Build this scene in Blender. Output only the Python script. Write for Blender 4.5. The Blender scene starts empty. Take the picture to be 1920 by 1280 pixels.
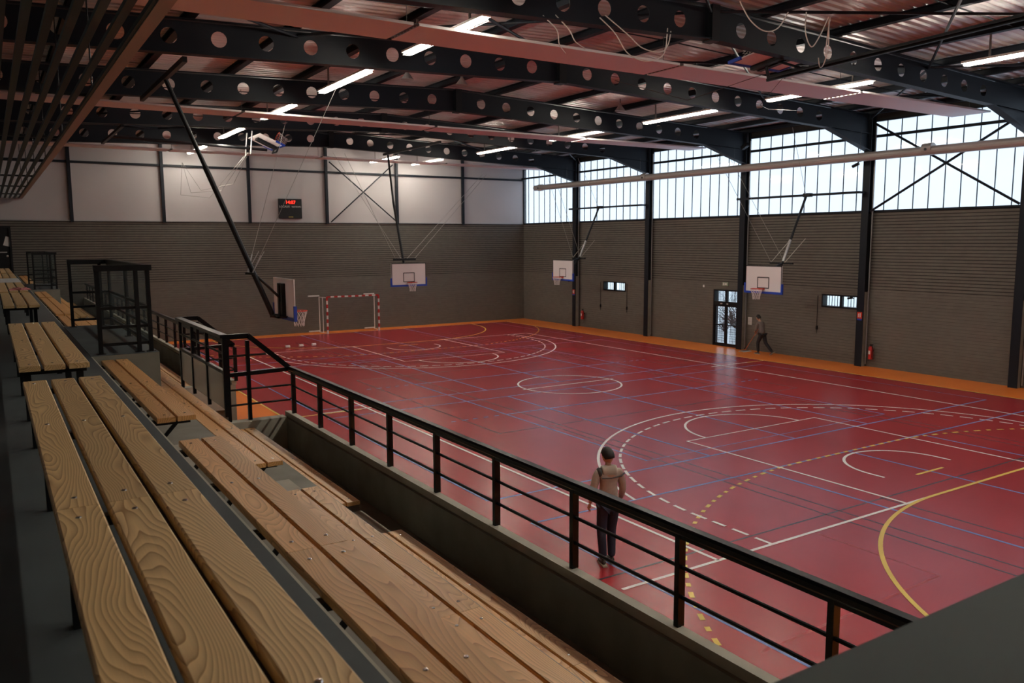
import bpy, bmesh, math, random
from mathutils import Vector, Matrix, Quaternion
random.seed(7)
scene = bpy.context.scene
C = scene.collection
PI = math.pi

# ------------------------------------------------------------------ camera
YAW, PITCH, ROLL = 0.5678, -0.1229, -0.0051
CAM = Vector((-16.7766, -22.5763, 4.9749))
fw = Vector((math.sin(YAW)*math.cos(PITCH), math.cos(YAW)*math.cos(PITCH), math.sin(PITCH)))
r0 = Vector((math.cos(YAW), -math.sin(YAW), 0)); u0 = r0.cross(fw)
rt = r0*math.cos(ROLL) + u0*math.sin(ROLL); up = -r0*math.sin(ROLL) + u0*math.cos(ROLL)
cd = bpy.data.cameras.new('camera'); cam = bpy.data.objects.new('camera', cd); C.objects.link(cam)
cam.matrix_world = Matrix(((rt.x, up.x, -fw.x, CAM.x), (rt.y, up.y, -fw.y, CAM.y), (rt.z, up.z, -fw.z, CAM.z), (0, 0, 0, 1)))
cd.sensor_width = 36.0; cd.lens = 36.0*1528.6/1920.0
cd.clip_start = 0.05; cd.clip_end = 300
cd.dof.use_dof = True; cd.dof.focus_distance = 9.0; cd.dof.aperture_fstop = 36.0*1528.6/1920.0/1000/0.006
scene.camera = cam

# ------------------------------------------------------------------ world, light, exposure
W = bpy.data.worlds.new('overcast_sky'); scene.world = W; W.use_nodes = True
wn = W.node_tree.nodes; wl = W.node_tree.links; wn.clear()
wo = wn.new('ShaderNodeOutputWorld'); wb = wn.new('ShaderNodeBackground')
wb.inputs['Color'].default_value = (0.77, 0.87, 1.0, 1); wb.inputs['Strength'].default_value = 1.0
wl.new(wb.outputs[0], wo.inputs[0])
LAMP = 88.0           # emission of the fluorescent tubes
vs = scene.view_settings
vs.view_transform = 'Standard'; vs.look = 'None'; vs.gamma = 1.0; vs.use_curve_mapping = False
vs.exposure = 0.72

# ------------------------------------------------------------------ materials
def nm(name):
    m = bpy.data.materials.new(name); m.use_nodes = True
    nt = m.node_tree; b = nt.nodes['Principled BSDF']
    return m, nt, b
def mat(name, col, rough=0.5, metal=0.0, spec=0.5, var=0.0, scale=6.0, bump=0.0, stretch=(1, 1, 1)):
    m, nt, b = nm(name)
    b.inputs['Base Color'].default_value = (*col, 1); b.inputs['Roughness'].default_value = rough
    b.inputs['Metallic'].default_value = metal; b.inputs['Specular IOR Level'].default_value = spec
    if var > 0 or bump > 0:
        tc = nt.nodes.new('ShaderNodeTexCoord'); mp = nt.nodes.new('ShaderNodeMapping'); mp.inputs['Scale'].default_value = stretch
        nz = nt.nodes.new('ShaderNodeTexNoise'); nz.inputs['Scale'].default_value = scale; nz.inputs['Detail'].default_value = 6
        nt.links.new(tc.outputs['Object'], mp.inputs[0]); nt.links.new(mp.outputs[0], nz.inputs['Vector'])
        if var > 0:
            cr = nt.nodes.new('ShaderNodeValToRGB')
            cr.color_ramp.elements[0].position = 0.3; cr.color_ramp.elements[1].position = 0.7
            cr.color_ramp.elements[0].color = (*[max(0, c*(1-var)) for c in col], 1)
            cr.color_ramp.elements[1].color = (*[min(1, c*(1+var)) for c in col], 1)
            nt.links.new(nz.outputs['Fac'], cr.inputs[0]); nt.links.new(cr.outputs[0], b.inputs['Base Color'])
        if bump > 0:
            bp = nt.nodes.new('ShaderNodeBump'); bp.inputs['Strength'].default_value = bump; bp.inputs['Distance'].default_value = 0.01
            nt.links.new(nz.outputs['Fac'], bp.inputs['Height']); nt.links.new(bp.outputs[0], b.inputs['Normal'])
    return m
def emit(name, col, s):
    m, nt, b = nm(name)
    b.inputs['Base Color'].default_value = (*col, 1); b.inputs['Emission Color'].default_value = (*col, 1); b.inputs['Emission Strength'].default_value = s
    return m
def wood(name, c_lo, c_hi, rings=9.0, rough=0.38):
    # flat-sawn pine: contour bands of a stretched noise, different for each plank
    m, nt, b = nm(name); N = nt.nodes; L = nt.links
    tc = N.new('ShaderNodeTexCoord'); oi = N.new('ShaderNodeObjectInfo')
    mp = N.new('ShaderNodeMapping'); mp.inputs['Scale'].default_value = (4.2, 0.8, 4.2)
    L.new(tc.outputs['Object'], mp.inputs[0])
    mu = N.new('ShaderNodeMath'); mu.operation = 'MULTIPLY'; mu.inputs[1].default_value = 60.0
    L.new(oi.outputs['Random'], mu.inputs[0])
    cb = N.new('ShaderNodeCombineXYZ'); L.new(mu.outputs[0], cb.inputs[0]); L.new(mu.outputs[0], cb.inputs[1]); L.new(mu.outputs[0], cb.inputs[2])
    ad = N.new('ShaderNodeVectorMath'); ad.operation = 'ADD'; L.new(mp.outputs[0], ad.inputs[0]); L.new(cb.outputs[0], ad.inputs[1])
    nz = N.new('ShaderNodeTexNoise'); nz.inputs['Scale'].default_value = 1.0; nz.inputs['Detail'].default_value = 2.0; nz.inputs['Roughness'].default_value = 0.32
    L.new(ad.outputs[0], nz.inputs['Vector'])
    # slight tilt across the plank so the bands run along it
    sx = N.new('ShaderNodeSeparateXYZ'); L.new(tc.outputs['Object'], sx.inputs[0])
    m2 = N.new('ShaderNodeMath'); m2.operation = 'MULTIPLY_ADD'; m2.inputs[1].default_value = 1.25; L.new(sx.outputs[0], m2.inputs[0])
    L.new(nz.outputs['Fac'], m2.inputs[2])
    m3 = N.new('ShaderNodeMath'); m3.operation = 'MULTIPLY'; m3.inputs[1].default_value = rings*4.2; L.new(m2.outputs[0], m3.inputs[0])
    fr = N.new('ShaderNodeMath'); fr.operation = 'FRACT'; L.new(m3.outputs[0], fr.inputs[0])
    cr = N.new('ShaderNodeValToRGB'); e = cr.color_ramp.elements
    e[0].position = 0.0; e[0].color = (*c_hi, 1); e[1].position = 0.97; e[1].color = (*c_lo, 1)
    k = e.new(0.45); k.color = (*[0.25*a+0.75*h for a, h in zip(c_lo, c_hi)], 1)
    k = e.new(0.80); k.color = (*[0.55*a+0.45*h for a, h in zip(c_lo, c_hi)], 1)
    L.new(fr.outputs[0], cr.inputs[0])
    # fine fibre streaks
    mp2 = N.new('ShaderNodeMapping'); mp2.inputs['Scale'].default_value = (140, 3, 140); L.new(tc.outputs['Object'], mp2.inputs[0])
    n2 = N.new('ShaderNodeTexNoise'); n2.inputs['Scale'].default_value = 1; n2.inputs['Detail'].default_value = 3; L.new(mp2.outputs[0], n2.inputs['Vector'])
    hs = N.new('ShaderNodeHueSaturation'); L.new(cr.outputs[0], hs.inputs['Color'])
    mr = N.new('ShaderNodeMapRange'); mr.inputs['To Min'].default_value = 0.86; mr.inputs['To Max'].default_value = 1.12; L.new(n2.outputs['Fac'], mr.inputs[0])
    m5 = N.new('ShaderNodeMapRange'); m5.inputs['To Min'].default_value = 0.86; m5.inputs['To Max'].default_value = 1.1; L.new(oi.outputs['Random'], m5.inputs[0])
    m6 = N.new('ShaderNodeMath'); m6.operation = 'MULTIPLY'; L.new(mr.outputs[0], m6.inputs[0]); L.new(m5.outputs[0], m6.inputs[1])
    L.new(m6.outputs[0], hs.inputs['Value']); L.new(hs.outputs[0], b.inputs['Base Color'])
    b.inputs['Roughness'].default_value = rough
    return m

M = {}
M['wood'] = wood('pine_bench', (0.42, 0.22, 0.08), (0.92, 0.68, 0.355), rings=8.0)
M['wood_row'] = wood('pine_row', (0.50, 0.23, 0.07), (0.86, 0.50, 0.20), rings=6.5)
M['concrete'] = mat('concrete', (0.24, 0.235, 0.20), 0.85, var=0.14, scale=3.0, bump=0.25)
M['concrete_light'] = mat('concrete_light', (0.44, 0.42, 0.35), 0.85, var=0.12, scale=4.0, bump=0.2)
M['walkway'] = mat('walkway_paint', (0.060, 0.074, 0.080), 0.7, var=0.15, scale=2.0)
M['guard_wall'] = mat('painted_guard', (0.050, 0.064, 0.062), 0.7, var=0.04, scale=2.0, spec=0.2)
M['block'] = mat('grey_block', (0.128, 0.118, 0.102), 0.9, var=0.10, scale=3.0, bump=0.3, stretch=(1, 1, 3))
M['joint'] = mat('block_joint', (0.03, 0.028, 0.025), 0.95)
M['white_panel'] = mat('white_panel', (0.44, 0.42, 0.425), 0.6, var=0.02, scale=1.0)
M['black'] = mat('black_paint', (0.006, 0.007, 0.009), 0.45, spec=0.3)
M['steel_dark'] = mat('dark_blue_steel', (0.009, 0.012, 0.018), 0.5, spec=0.22)
M['railing'] = mat('black_railing', (0.004, 0.005, 0.007), 0.28, spec=0.24)
M['grey_metal'] = mat('grey_metal', (0.33, 0.33, 0.33), 0.4, 0.6)
M['chrome'] = mat('screw_steel', (0.75, 0.75, 0.75), 0.22, 1.0)
M['deck'] = mat('roof_deck', (0.62, 0.58, 0.57), 0.36, 0.25, var=0.05, scale=2.0)
M['radiant'] = mat('radiant_panel', (0.74, 0.70, 0.70), 0.5)
M['slat'] = mat('slat_paint', (0.05, 0.085, 0.10), 0.6, spec=0.3); M['edge_beam'] = mat('edge_beam_paint', (0.42, 0.39, 0.37), 0.6)
M['white_paint'] = mat('white_paint', (0.78, 0.76, 0.73), 0.45)
M['blue_pad'] = mat('blue_pad', (0.012, 0.055, 0.42), 0.5)
M['red_rim'] = mat('red_rim', (0.62, 0.05, 0.02), 0.4)
M['red_paint'] = mat('red_paint', (0.45, 0.02, 0.018), 0.4)
M['net'] = mat('net_cord', (0.75, 0.70, 0.68), 0.8)
M['line_white'] = mat('line_white', (0.95, 0.92, 0.89), 0.35)
M['line_yellow'] = mat('line_yellow', (0.85, 0.60, 0.09), 0.35)
M['line_blue'] = mat('line_blue', (0.16, 0.22, 0.52), 0.35)
M['line_dark'] = mat('line_dark', (0.055, 0.035, 0.045), 0.35)
M['line_red'] = mat('line_red', (0.40, 0.018, 0.015), 0.35)
M['skin'] = mat('skin', (0.50, 0.28, 0.19), 0.55)
M['hair'] = mat('hair', (0.012, 0.009, 0.008), 0.6)
M['sweater'] = mat('sweater_beige', (0.44, 0.36, 0.31), 0.9, var=0.08, scale=20)
M['sweater_band'] = mat('sweater_band', (0.075, 0.075, 0.075), 0.9)
M['yoke'] = mat('sweater_yoke', (0.54, 0.49, 0.42), 0.9)
M['navy'] = mat('trousers_navy', (0.025, 0.028, 0.055), 0.85)
M['grey_knit'] = mat('grey_knit', (0.20, 0.175, 0.165), 0.9, var=0.08, scale=20)
M['dark_cloth'] = mat('dark_cloth', (0.02, 0.02, 0.024), 0.9)
M['shoe'] = mat('shoe', (0.06, 0.045, 0.035), 0.6)
M['sole'] = mat('sole', (0.45, 0.38, 0.30), 0.7)
M['paper'] = mat('paper', (0.72, 0.70, 0.68), 0.8)
M['duct'] = mat('duct_metal', (0.40, 0.37, 0.35), 0.35, 0.35)
M['cable'] = mat('cable_white', (0.62, 0.58, 0.54), 0.5)
M['wire'] = mat('wire_steel', (0.30, 0.29, 0.27), 0.4, 0.7)
M['wire_dark'] = mat('wire_dark', (0.05, 0.05, 0.05), 0.5)
M['orange_handle'] = mat('orange_handle', (0.55, 0.14, 0.04), 0.5)
M['cotton'] = mat('mop_cotton', (0.55, 0.54, 0.50), 0.95)
M['snow'] = mat('snow', (0.82, 0.84, 0.88), 0.8, var=0.05, scale=1.0)
M['twig'] = mat('twig', (0.09, 0.06, 0.045), 0.9)
M['plastic_film'] = mat('white_film', (0.78, 0.80, 0.82), 0.3)
M['pink_cloth'] = mat('pink_cloth', (0.50, 0.18, 0.18), 0.9)
M['green_sign'] = mat('green_sign', (0.30, 0.36, 0.27), 0.5)
M['tube'] = emit('tube_light', (1.0, 0.93, 0.80), LAMP)
M['led_red'] = emit('led_red', (1.0, 0.02, 0.01), 3.0)

def floor_mat(name, col, v):
    m, nt, b = nm(name); N = nt.nodes; L = nt.links
    tc = N.new('ShaderNodeTexCoord')
    nz = N.new('ShaderNodeTexNoise'); nz.inputs['Scale'].default_value = 0.6; nz.inputs['Detail'].default_value = 8; L.new(tc.outputs['Object'], nz.inputs['Vector'])
    cr = N.new('ShaderNodeValToRGB'); cr.color_ramp.elements[0].position = 0.3; cr.color_ramp.elements[1].position = 0.7
    cr.color_ramp.elements[0].color = (*[c*(1-v) for c in col], 1); cr.color_ramp.elements[1].color = (*[c*(1+v) for c in col], 1)
    L.new(nz.outputs['Fac'], cr.inputs[0]); L.new(cr.outputs[0], b.inputs['Base Color'])
    b.inputs['Roughness'].default_value = 0.27; b.inputs['Specular IOR Level'].default_value = 0.30
    n2 = N.new('ShaderNodeTexNoise'); n2.inputs['Scale'].default_value = 60; L.new(tc.outputs['Object'], n2.inputs['Vector'])
    bp = N.new('ShaderNodeBump'); bp.inputs['Strength'].default_value = 0.04; bp.inputs['Distance'].default_value = 0.01
    L.new(n2.outputs['Fac'], bp.inputs['Height']); L.new(bp.outputs[0], b.inputs['Normal'])
    return m
M['court_red'] = floor_mat('court_red', (0.37, 0.030, 0.036), 0.06)
M['court_orange'] = floor_mat('court_orange', (0.95, 0.25, 0.042), 0.05)

def thin_pane(name, tint, gloss, diffuse, dcol=(0.85, 0.9, 0.95), rough=0.05, dmix=0.5):
    m = bpy.data.materials.new(name); m.use_nodes = True; nt = m.node_tree; nt.nodes.clear()
    out = nt.nodes.new('ShaderNodeOutputMaterial'); tr = nt.nodes.new('ShaderNodeBsdfTransparent'); tr.inputs[0].default_value = (*tint, 1)
    gl = nt.nodes.new('ShaderNodeBsdfGlossy'); gl.inputs['Roughness'].default_value = rough
    mx = nt.nodes.new('ShaderNodeMixShader'); mx.inputs[0].default_value = gloss
    nt.links.new(tr.outputs[0], mx.inputs[1]); nt.links.new(gl.outputs[0], mx.inputs[2]); last = mx
    if diffuse > 0:
        df = nt.nodes.new('ShaderNodeBsdfTranslucent'); df.inputs[0].default_value = (*dcol, 1)
        d2 = nt.nodes.new('ShaderNodeBsdfDiffuse'); d2.inputs[0].default_value = (*dcol, 1)
        m0 = nt.nodes.new('ShaderNodeMixShader'); m0.inputs[0].default_value = dmix; nt.links.new(df.outputs[0], m0.inputs[1]); nt.links.new(d2.outputs[0], m0.inputs[2])
        m2 = nt.nodes.new('ShaderNodeMixShader'); m2.inputs[0].default_value = diffuse
        nt.links.new(mx.outputs[0], m2.inputs[1]); nt.links.new(m0.outputs[0], m2.inputs[2]); last = m2
    nt.links.new(last.outputs[0], out.inputs[0]); return m
M['glass'] = thin_pane('clear_glass', (0.92, 0.96, 0.96), 0.05, 0)
M['board'] = thin_pane('board_white', (1, 1, 1), 0.0, 1.0, (0.93, 0.90, 0.90), dmix=0.72); M['board_back'] = M['board']
M['polycarb'] = thin_pane('polycarbonate', (0.93, 0.97, 1.0), 0.03, 0.10)
M['plexi'] = thin_pane('plexiglass', (0.86, 0.90, 0.90), 0.07, 0.02, rough=0.08)
M['frosted'] = thin_pane('dusty_plexiglass', (0.75, 0.75, 0.70), 0.08, 0.42, (0.52, 0.49, 0.42), 0.2)

# ------------------------------------------------------------------ mesh helpers
class MB:
    def __init__(s): s.v = []; s.f = []
    def add(s, vs, fs):
        o = len(s.v); s.v += [tuple(v) for v in vs]; s.f += [tuple(i+o for i in f) for f in fs]; return s
    def box(s, x0, x1, y0, y1, z0, z1):
        return s.add([(x0, y0, z0), (x1, y0, z0), (x1, y1, z0), (x0, y1, z0), (x0, y0, z1), (x1, y0, z1), (x1, y1, z1), (x0, y1, z1)],
                     [(0, 3, 2, 1), (4, 5, 6, 7), (0, 1, 5, 4), (1, 2, 6, 5), (2, 3, 7, 6), (3, 0, 4, 7)])
    def bar(s, a, b, w, h, upv=(0, 0, 1)):
        a = Vector(a); b = Vector(b); d = (b-a).normalized(); u = Vector(upv)
        if abs(d.dot(u)) > 0.98: u = Vector((0, 1, 0))
        sd = d.cross(u).normalized(); u = sd.cross(d).normalized()
        vs = []
        for p in (a, b):
            for i, j in ((-1, -1), (1, -1), (1, 1), (-1, 1)): vs.append(p + sd*(i*w/2) + u*(j*h/2))
        return s.add(vs, [(0, 1, 2, 3), (7, 6, 5, 4), (0, 4, 5, 1), (1, 5, 6, 2), (2, 6, 7, 3), (3, 7, 4, 0)])
    def tube(s, a, b, r, n=8, r2=None):
        a = Vector(a); b = Vector(b); r2 = r if r2 is None else r2; d = (b-a).normalized(); u = Vector((0, 0, 1)) if abs(d.z) < 0.95 else Vector((1, 0, 0))
        sd = d.cross(u).normalized(); u = sd.cross(d)
        vs = []
        for p, rr in ((a, r), (b, r2)):
            for k in range(n): t = 2*PI*k/n; vs.append(p + sd*(rr*math.cos(t)) + u*(rr*math.sin(t)))
        fs = [(k, (k+1) % n, n+(k+1) % n, n+k) for k in range(n)] + [tuple(range(n-1, -1, -1)), tuple(range(n, 2*n))]
        return s.add(vs, fs)
    def path(s, pts, r, n=6):
        for a, b in zip(pts[:-1], pts[1:]): s.tube(a, b, r, n)
        return s
    def prism(s, poly, z0, z1):       # poly in xy
        n = len(poly); vs = [(x, y, z0) for x, y in poly] + [(x, y, z1) for x, y in poly]
        return s.add(vs, [tuple(range(n-1, -1, -1)), tuple(range(n, 2*n))] + [(k, (k+1) % n, n+(k+1) % n, n+k) for k in range(n)])
    def prism_xz(s, poly, y0, y1):
        n = len(poly); vs = [(x, y0, z) for x, z in poly] + [(x, y1, z) for x, z in poly]
        return s.add(vs, [tuple(range(n)), tuple(range(2*n-1, n-1, -1))] + [(k, n+k, n+(k+1) % n, (k+1) % n) for k in range(n)])
    def prism_yz(s, poly, x0, x1):
        n = len(poly); vs = [(x0, y, z) for y, z in poly] + [(x1, y, z) for y, z in poly]
        return s.add(vs, [tuple(range(n-1, -1, -1)), tuple(range(n, 2*n))] + [(k, (k+1) % n, n+(k+1) % n, n+k) for k in range(n)])
    def lathe(s, prof, n=12, c=(0, 0, 0)):   # prof [(r,z)]
        vs = []
        for r, z in prof:
            for k in range(n): t = 2*PI*k/n; vs.append((c[0]+r*math.cos(t), c[1]+r*math.sin(t), c[2]+z))
        fs = []
        for i in range(len(prof)-1):
            for k in range(n): fs.append((i*n+k, i*n+(k+1) % n, (i+1)*n+(k+1) % n, (i+1)*n+k))
        fs.append(tuple(range(n-1, -1, -1))); fs.append(tuple(range((len(prof)-1)*n, len(prof)*n)))
        return s.add(vs, fs)
    def torus(s, c, R, r, n=20, m=6, ax='z'):
        vs = []
        for i in range(n):
            t = 2*PI*i/n
            for j in range(m):
                q = 2*PI*j/m; a = (R+r*math.cos(q))
                p = (a*math.cos(t), a*math.sin(t), r*math.sin(q)); vs.append((c[0]+p[0], c[1]+p[1], c[2]+p[2]))
        return s.add(vs, [(i*m+j, ((i+1) % n)*m+j, ((i+1) % n)*m+(j+1) % m, i*m+(j+1) % m) for i in range(n) for j in range(m)])
    def mesh(s, name, m=None):
        me = bpy.data.meshes.new(name); me.from_pydata(s.v, [], s.f); me.update()
        if m: me.materials.append(M[m] if isinstance(m, str) else m)
        return me
    def build(s, name, m, parent=None, loc=None, bevel=0, smooth=False):
        o = bpy.data.objects.new(name, s.mesh(name, m)); C.objects.link(o)
        if parent: o.parent = parent
        if loc: o.location = loc
        if bevel:
            b = o.modifiers.new('bevel', 'BEVEL'); b.width = bevel; b.segments = 2; b.limit_method = 'ANGLE'
        if smooth:
            for p in o.data.polygons: p.use_smooth = True
        return o
def inst(me, name, parent, loc=(0, 0, 0), rz=0.0):
    o = bpy.data.objects.new(name, me); C.objects.link(o); o.parent = parent; o.location = loc
    if rz: o.rotation_euler[2] = rz
    return o
def tag(o, label=None, cat=None, group=None, kind=None):
    if label: o['label'] = label
    if cat: o['category'] = cat
    if group: o['group'] = group
    if kind: o['kind'] = kind
    return o
def empty(name, loc, label, cat, group=None, rz=0):
    o = bpy.data.objects.new(name, None); C.objects.link(o); o.location = loc; o.rotation_euler[2] = rz; o.empty_display_size = 0.2
    return tag(o, label, cat, group)
def dup(root, loc, rz, label, group=None):
    r = root.copy(); C.objects.link(r); r.location = loc; r.rotation_euler[2] = rz; r['label'] = label
    if group: r['group'] = group
    for ch in list(root.children):
        c = ch.copy(); C.objects.link(c); c.parent = r
        for g in ch.children:
            d = g.copy(); C.objects.link(d); d.parent = c
    return r
def rects(u0, u1, z0, z1, holes):
    """split a rectangle round rectangular holes -> list of rects"""
    us = sorted({u0, u1, *[h[0] for h in holes], *[h[1] for h in holes]}); us = [u for u in us if u0 <= u <= u1]
    zs = sorted({z0, z1, *[h[2] for h in holes], *[h[3] for h in holes]}); zs = [z for z in zs if z0 <= z <= z1]
    out = []
    for za, zb in zip(zs[:-1], zs[1:]):
        cur = None
        for ua, ub in zip(us[:-1], us[1:]):
            um, zm = (ua+ub)/2, (za+zb)/2
            if any(h[0] < um < h[1] and h[2] < zm < h[3] for h in holes):
                if cur: out.append(cur); cur = None
            else: cur = (cur[0], ub, za, zb) if cur else (ua, ub, za, zb)
        if cur: out.append(cur)
    return out

# ================================================================== SETTING
XR, YE, XL, YN = 12.1, 21.25, -18.0, -27.0
COLS = [15.5, 9.3, 3.0, -3.1, -8.9, -15.1, -21.3]
RX, RB, RS, RD = -2.68, 9.45, 0.036, 0.72         # ridge x, lower edge at ridge, slope, beam depth
def zbot(x): return RB - RS*abs(x-RX)
# ---- floor
fl = MB().box(XL, XR+0.3, YN, YE+0.3, -0.25, 0.0).build('floor', 'court_orange'); tag(fl, kind='structure')
MB().box(-10, 10, -20, 20, 0.0, 0.002).build('playing_area', 'court_red', fl)
def stripe(pts, w, z, m, name, closed=False, dash=None):
    """flat painted strip along a polyline, optionally dashed"""
    mb = MB()
    P = [Vector((x, y)) for x, y in pts]
    if dash:
        on_, off_ = dash; segs = []; L = 0; cur = []
        tot = on_+off_
        fine = []
        for a, b in zip(P[:-1], P[1:]):
            n = max(1, int((b-a).length/0.05))
            for k in range(n): fine.append(a.lerp(b, k/n))
        fine.append(P[-1]); s = 0
        for a, b in zip(fine[:-1], fine[1:]):
            if (s % tot) < on_:
                if not cur: cur = [a]
                cur.append(b)
            elif cur: segs.append(cur); cur = []
            s += (b-a).length
        if cur: segs.append(cur)
    else: segs = [P]
    for S in segs:
        n = len(S); vs = []
        for i, p in enumerate(S):
            d = (S[min(i+1, n-1)] - S[max(i-1, 0)]).normalized(); q = Vector((-d.y, d.x))*w/2
            vs += [(p.x+q.x, p.y+q.y, z), (p.x-q.x, p.y-q.y, z)]
        mb.add(vs, [(2*i, 2*i+1, 2*i+3, 2*i+2) for i in range(n-1)])
    return mb.build(name, m, fl)
def arc(cx, cy, r, a0, a1, n=48): return [(cx+r*math.cos(a0+(a1-a0)*k/n), cy+r*math.sin(a0+(a1-a0)*k/n)) for k in range(n+1)]
LW = 0.066
# dark, red and blue lines first (lowest)
for s in (-1, 1):
    for x, ya, yb in ((-4.25, -17, -5), (-3.88, -17, -7), (-2.55, -17, -13.5), (4.25, -17, -5), (3.88, -17, -7), (2.55, -17, -13.5)):
        stripe([(x, s*ya), (x, s*yb)], 0.04, 0.0032, 'line_dark', 'dark_line')
    stripe([(-9.6, s*-13.55), (9.6, s*-13.55)], 0.04, 0.0032, 'line_dark', 'dark_line')
    stripe([(-5.9, s*-4.9), (5.9, s*-4.9)], 0.04, 0.0032, 'line_dark', 'dark_line')
    stripe([(s*5.9, -4.9), (s*5.9, 4.9)], 0.04, 0.0032, 'line_dark', 'dark_line')
    stripe([(s*4.0, -7.2), (s*4.0, 7.2)], 0.04, 0.0032, 'line_dark', 'dark_line')
    stripe([(-5.2, s*-14.1), (-5.2, s*-16.2), (-9.2, s*-16.3)], 0.05, 0.0032, 'line_red', 'red_line')
stripe([(-4.5, 9), (4.5, 9), (4.5, -9), (-4.5, -9), (-4.5, 9)], LW, 0.004, 'line_blue', 'blue_line')
for s in (-1, 1):
    stripe([(-4.5, 3*s), (4.5, 3*s)], LW, 0.004, 'line_blue', 'blue_line')
    stripe([(-6.3, 3*s), (-4.6, 3*s)], LW, 0.004, 'line_blue', 'blue_line', dash=(0.15, 0.2))
    stripe([(4.6, 3*s), (6.3, 3*s)], LW, 0.004, 'line_blue', 'blue_line', dash=(0.15, 0.2))
for ya, yb in ((-20, -11.0), (-9.5, -0.7), (0.6, 9.5), (11.0, 20)):
    stripe([(-9, ya), (9, ya), (9, yb), (-9, yb), (-9, ya)], LW, 0.0046, 'line_blue', 'blue_line')
    for x in (-3, 0, 3): stripe([(x, ya), (x, yb)], LW, 0.0046, 'line_blue', 'blue_line')
# yellow handball court
stripe([(-10, -20), (10, -20), (10, 20), (-10, 20), (-10, -20)], LW, 0.0054, 'line_yellow', 'yellow_line')
stripe([(-10, 0), (-7.7, 0)], LW, 0.0054, 'line_yellow', 'yellow_line'); stripe([(7.7, 0), (10, 0)], LW, 0.0054, 'line_yellow', 'yellow_line')
for s in (-1, 1):
    pts = [(x, s*y) for x, y in (arc(1.5, -20, 6, 0, PI/2) + arc(-1.5, -20, 6, PI/2, PI))]
    stripe(pts, LW*1.1, 0.0066, 'line_yellow', 'yellow_line')
    a9 = math.acos(8.5/9)
    pts = [(x, s*y) for x, y in (arc(1.5, -20, 9, a9, PI/2, 60) + arc(-1.5, -20, 9, PI/2, PI-a9, 60))]
    stripe(pts, LW*1.1, 0.0060, 'line_yellow', 'yellow_line', dash=(0.17, 0.17))
    stripe([(-0.5, s*-13), (0.5, s*-13)], LW, 0.0066, 'line_yellow', 'yellow_line')
# white basketball court
stripe([(-7.5, -14), (-7.5, 14)], LW, 0.0060, 'line_white', 'white_line'); stripe([(7.5, -14), (7.5, 14)], LW, 0.0060, 'line_white', 'white_line')
stripe([(-9.45, -14), (9.45, -14)], LW, 0.0060, 'line_white', 'white_line'); stripe([(-7.5, 14), (7.5, 14)], LW, 0.0060, 'line_white', 'white_line')
stripe([(-9.0, 0.1), (-6.95, 0.1)], LW, 0.0062, 'line_white', 'white_line'); stripe([(6.95, 0), (9, 0)], LW, 0.0062, 'line_white', 'white_line')
stripe([(-1.95, 0), (1.95, 0)], LW, 0.0062, 'line_white', 'white_line')
stripe(arc(0, 0, 1.8, 0, 2*PI, 72), LW, 0.0062, 'line_white', 'white_line')
for s in (-1, 1):
    stripe([(-2.45, s*14), (-2.45, s*8.2), (2.45, s*8.2), (2.45, s*14)], LW, 0.0062, 'line_white', 'white_line')
    stripe([(x, s*y) for x, y in arc(0, 8.2, 1.8, PI, 2*PI)], LW, 0.0062, 'line_white', 'white_line')
    yb = 12.425; a = math.acos(6.6/6.75); 
    pts = [(x, s*y) for x, y in ([(-6.6, 14)] + arc(0, yb, 6.75, PI+a, 2*PI-a, 72) + [(6.6, 14)])]
    if s < 0: pts = [q for q in pts if not (q[0] < 0 and q[1] < -12.2)]          # the near left straight is not painted
    stripe(pts, LW, 0.0062, 'line_white', 'white_line')
    stripe([(x, s*y) for x, y in ([(-6.25, 14)] + arc(0, yb, 6.25, PI, 2*PI, 72) + [(6.25, 14)])], LW, 0.0062, 'line_white', 'white_line', dash=(0.33, 0.16))
    stripe([(x, s*y) for x, y in ([(-1.25, 12.75)] + arc(0, yb, 1.25, PI, 2*PI, 32) + [(1.25, 12.75)])], LW, 0.0062, 'line_white', 'white_line')

# ---- right wall
doorH = (3.32, 4.86, 0.0, 2.66); w1H = (11.25, 13.15, 2.20, 2.72); w2H = (-2.90, -1.12, 2.20, 2.74)
holesR = [doorH, w1H, w2H]
mb = MB()
for a, b, z0, z1 in rects(YN, YE, 0, 6.0, holesR): mb.box(XR+0.02, XR+0.3, a, b, z0, z1)
mb.box(XR+0.02, XR+0.3, YN, YE, 9.45, 9.85)
wr = mb.build('wall_right', 'joint'); tag(wr, kind='structure')
def courses(lo, hi, holes, place):
    mb = MB(); z = 0.0; p = 0.1175
    while z < 5.98:
        g = 0.006 if z < 2.85 else 0.030
        for a, b, z0, z1 in rects(lo, hi, z, z+p-g, holes):
            if z1-z0 > 0.01: place(mb, a, b, z0, z1, 0.004 if z < 2.85 else 0.0)
        z += p
    return mb
cw = courses(YN, YE, holesR, lambda m_, a, b, z0, z1, d: m_.box(XR-d, XR+0.03, a, b, z0, z1)).build('block_courses', 'block', wr); tag(cw, kind='stuff')
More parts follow.
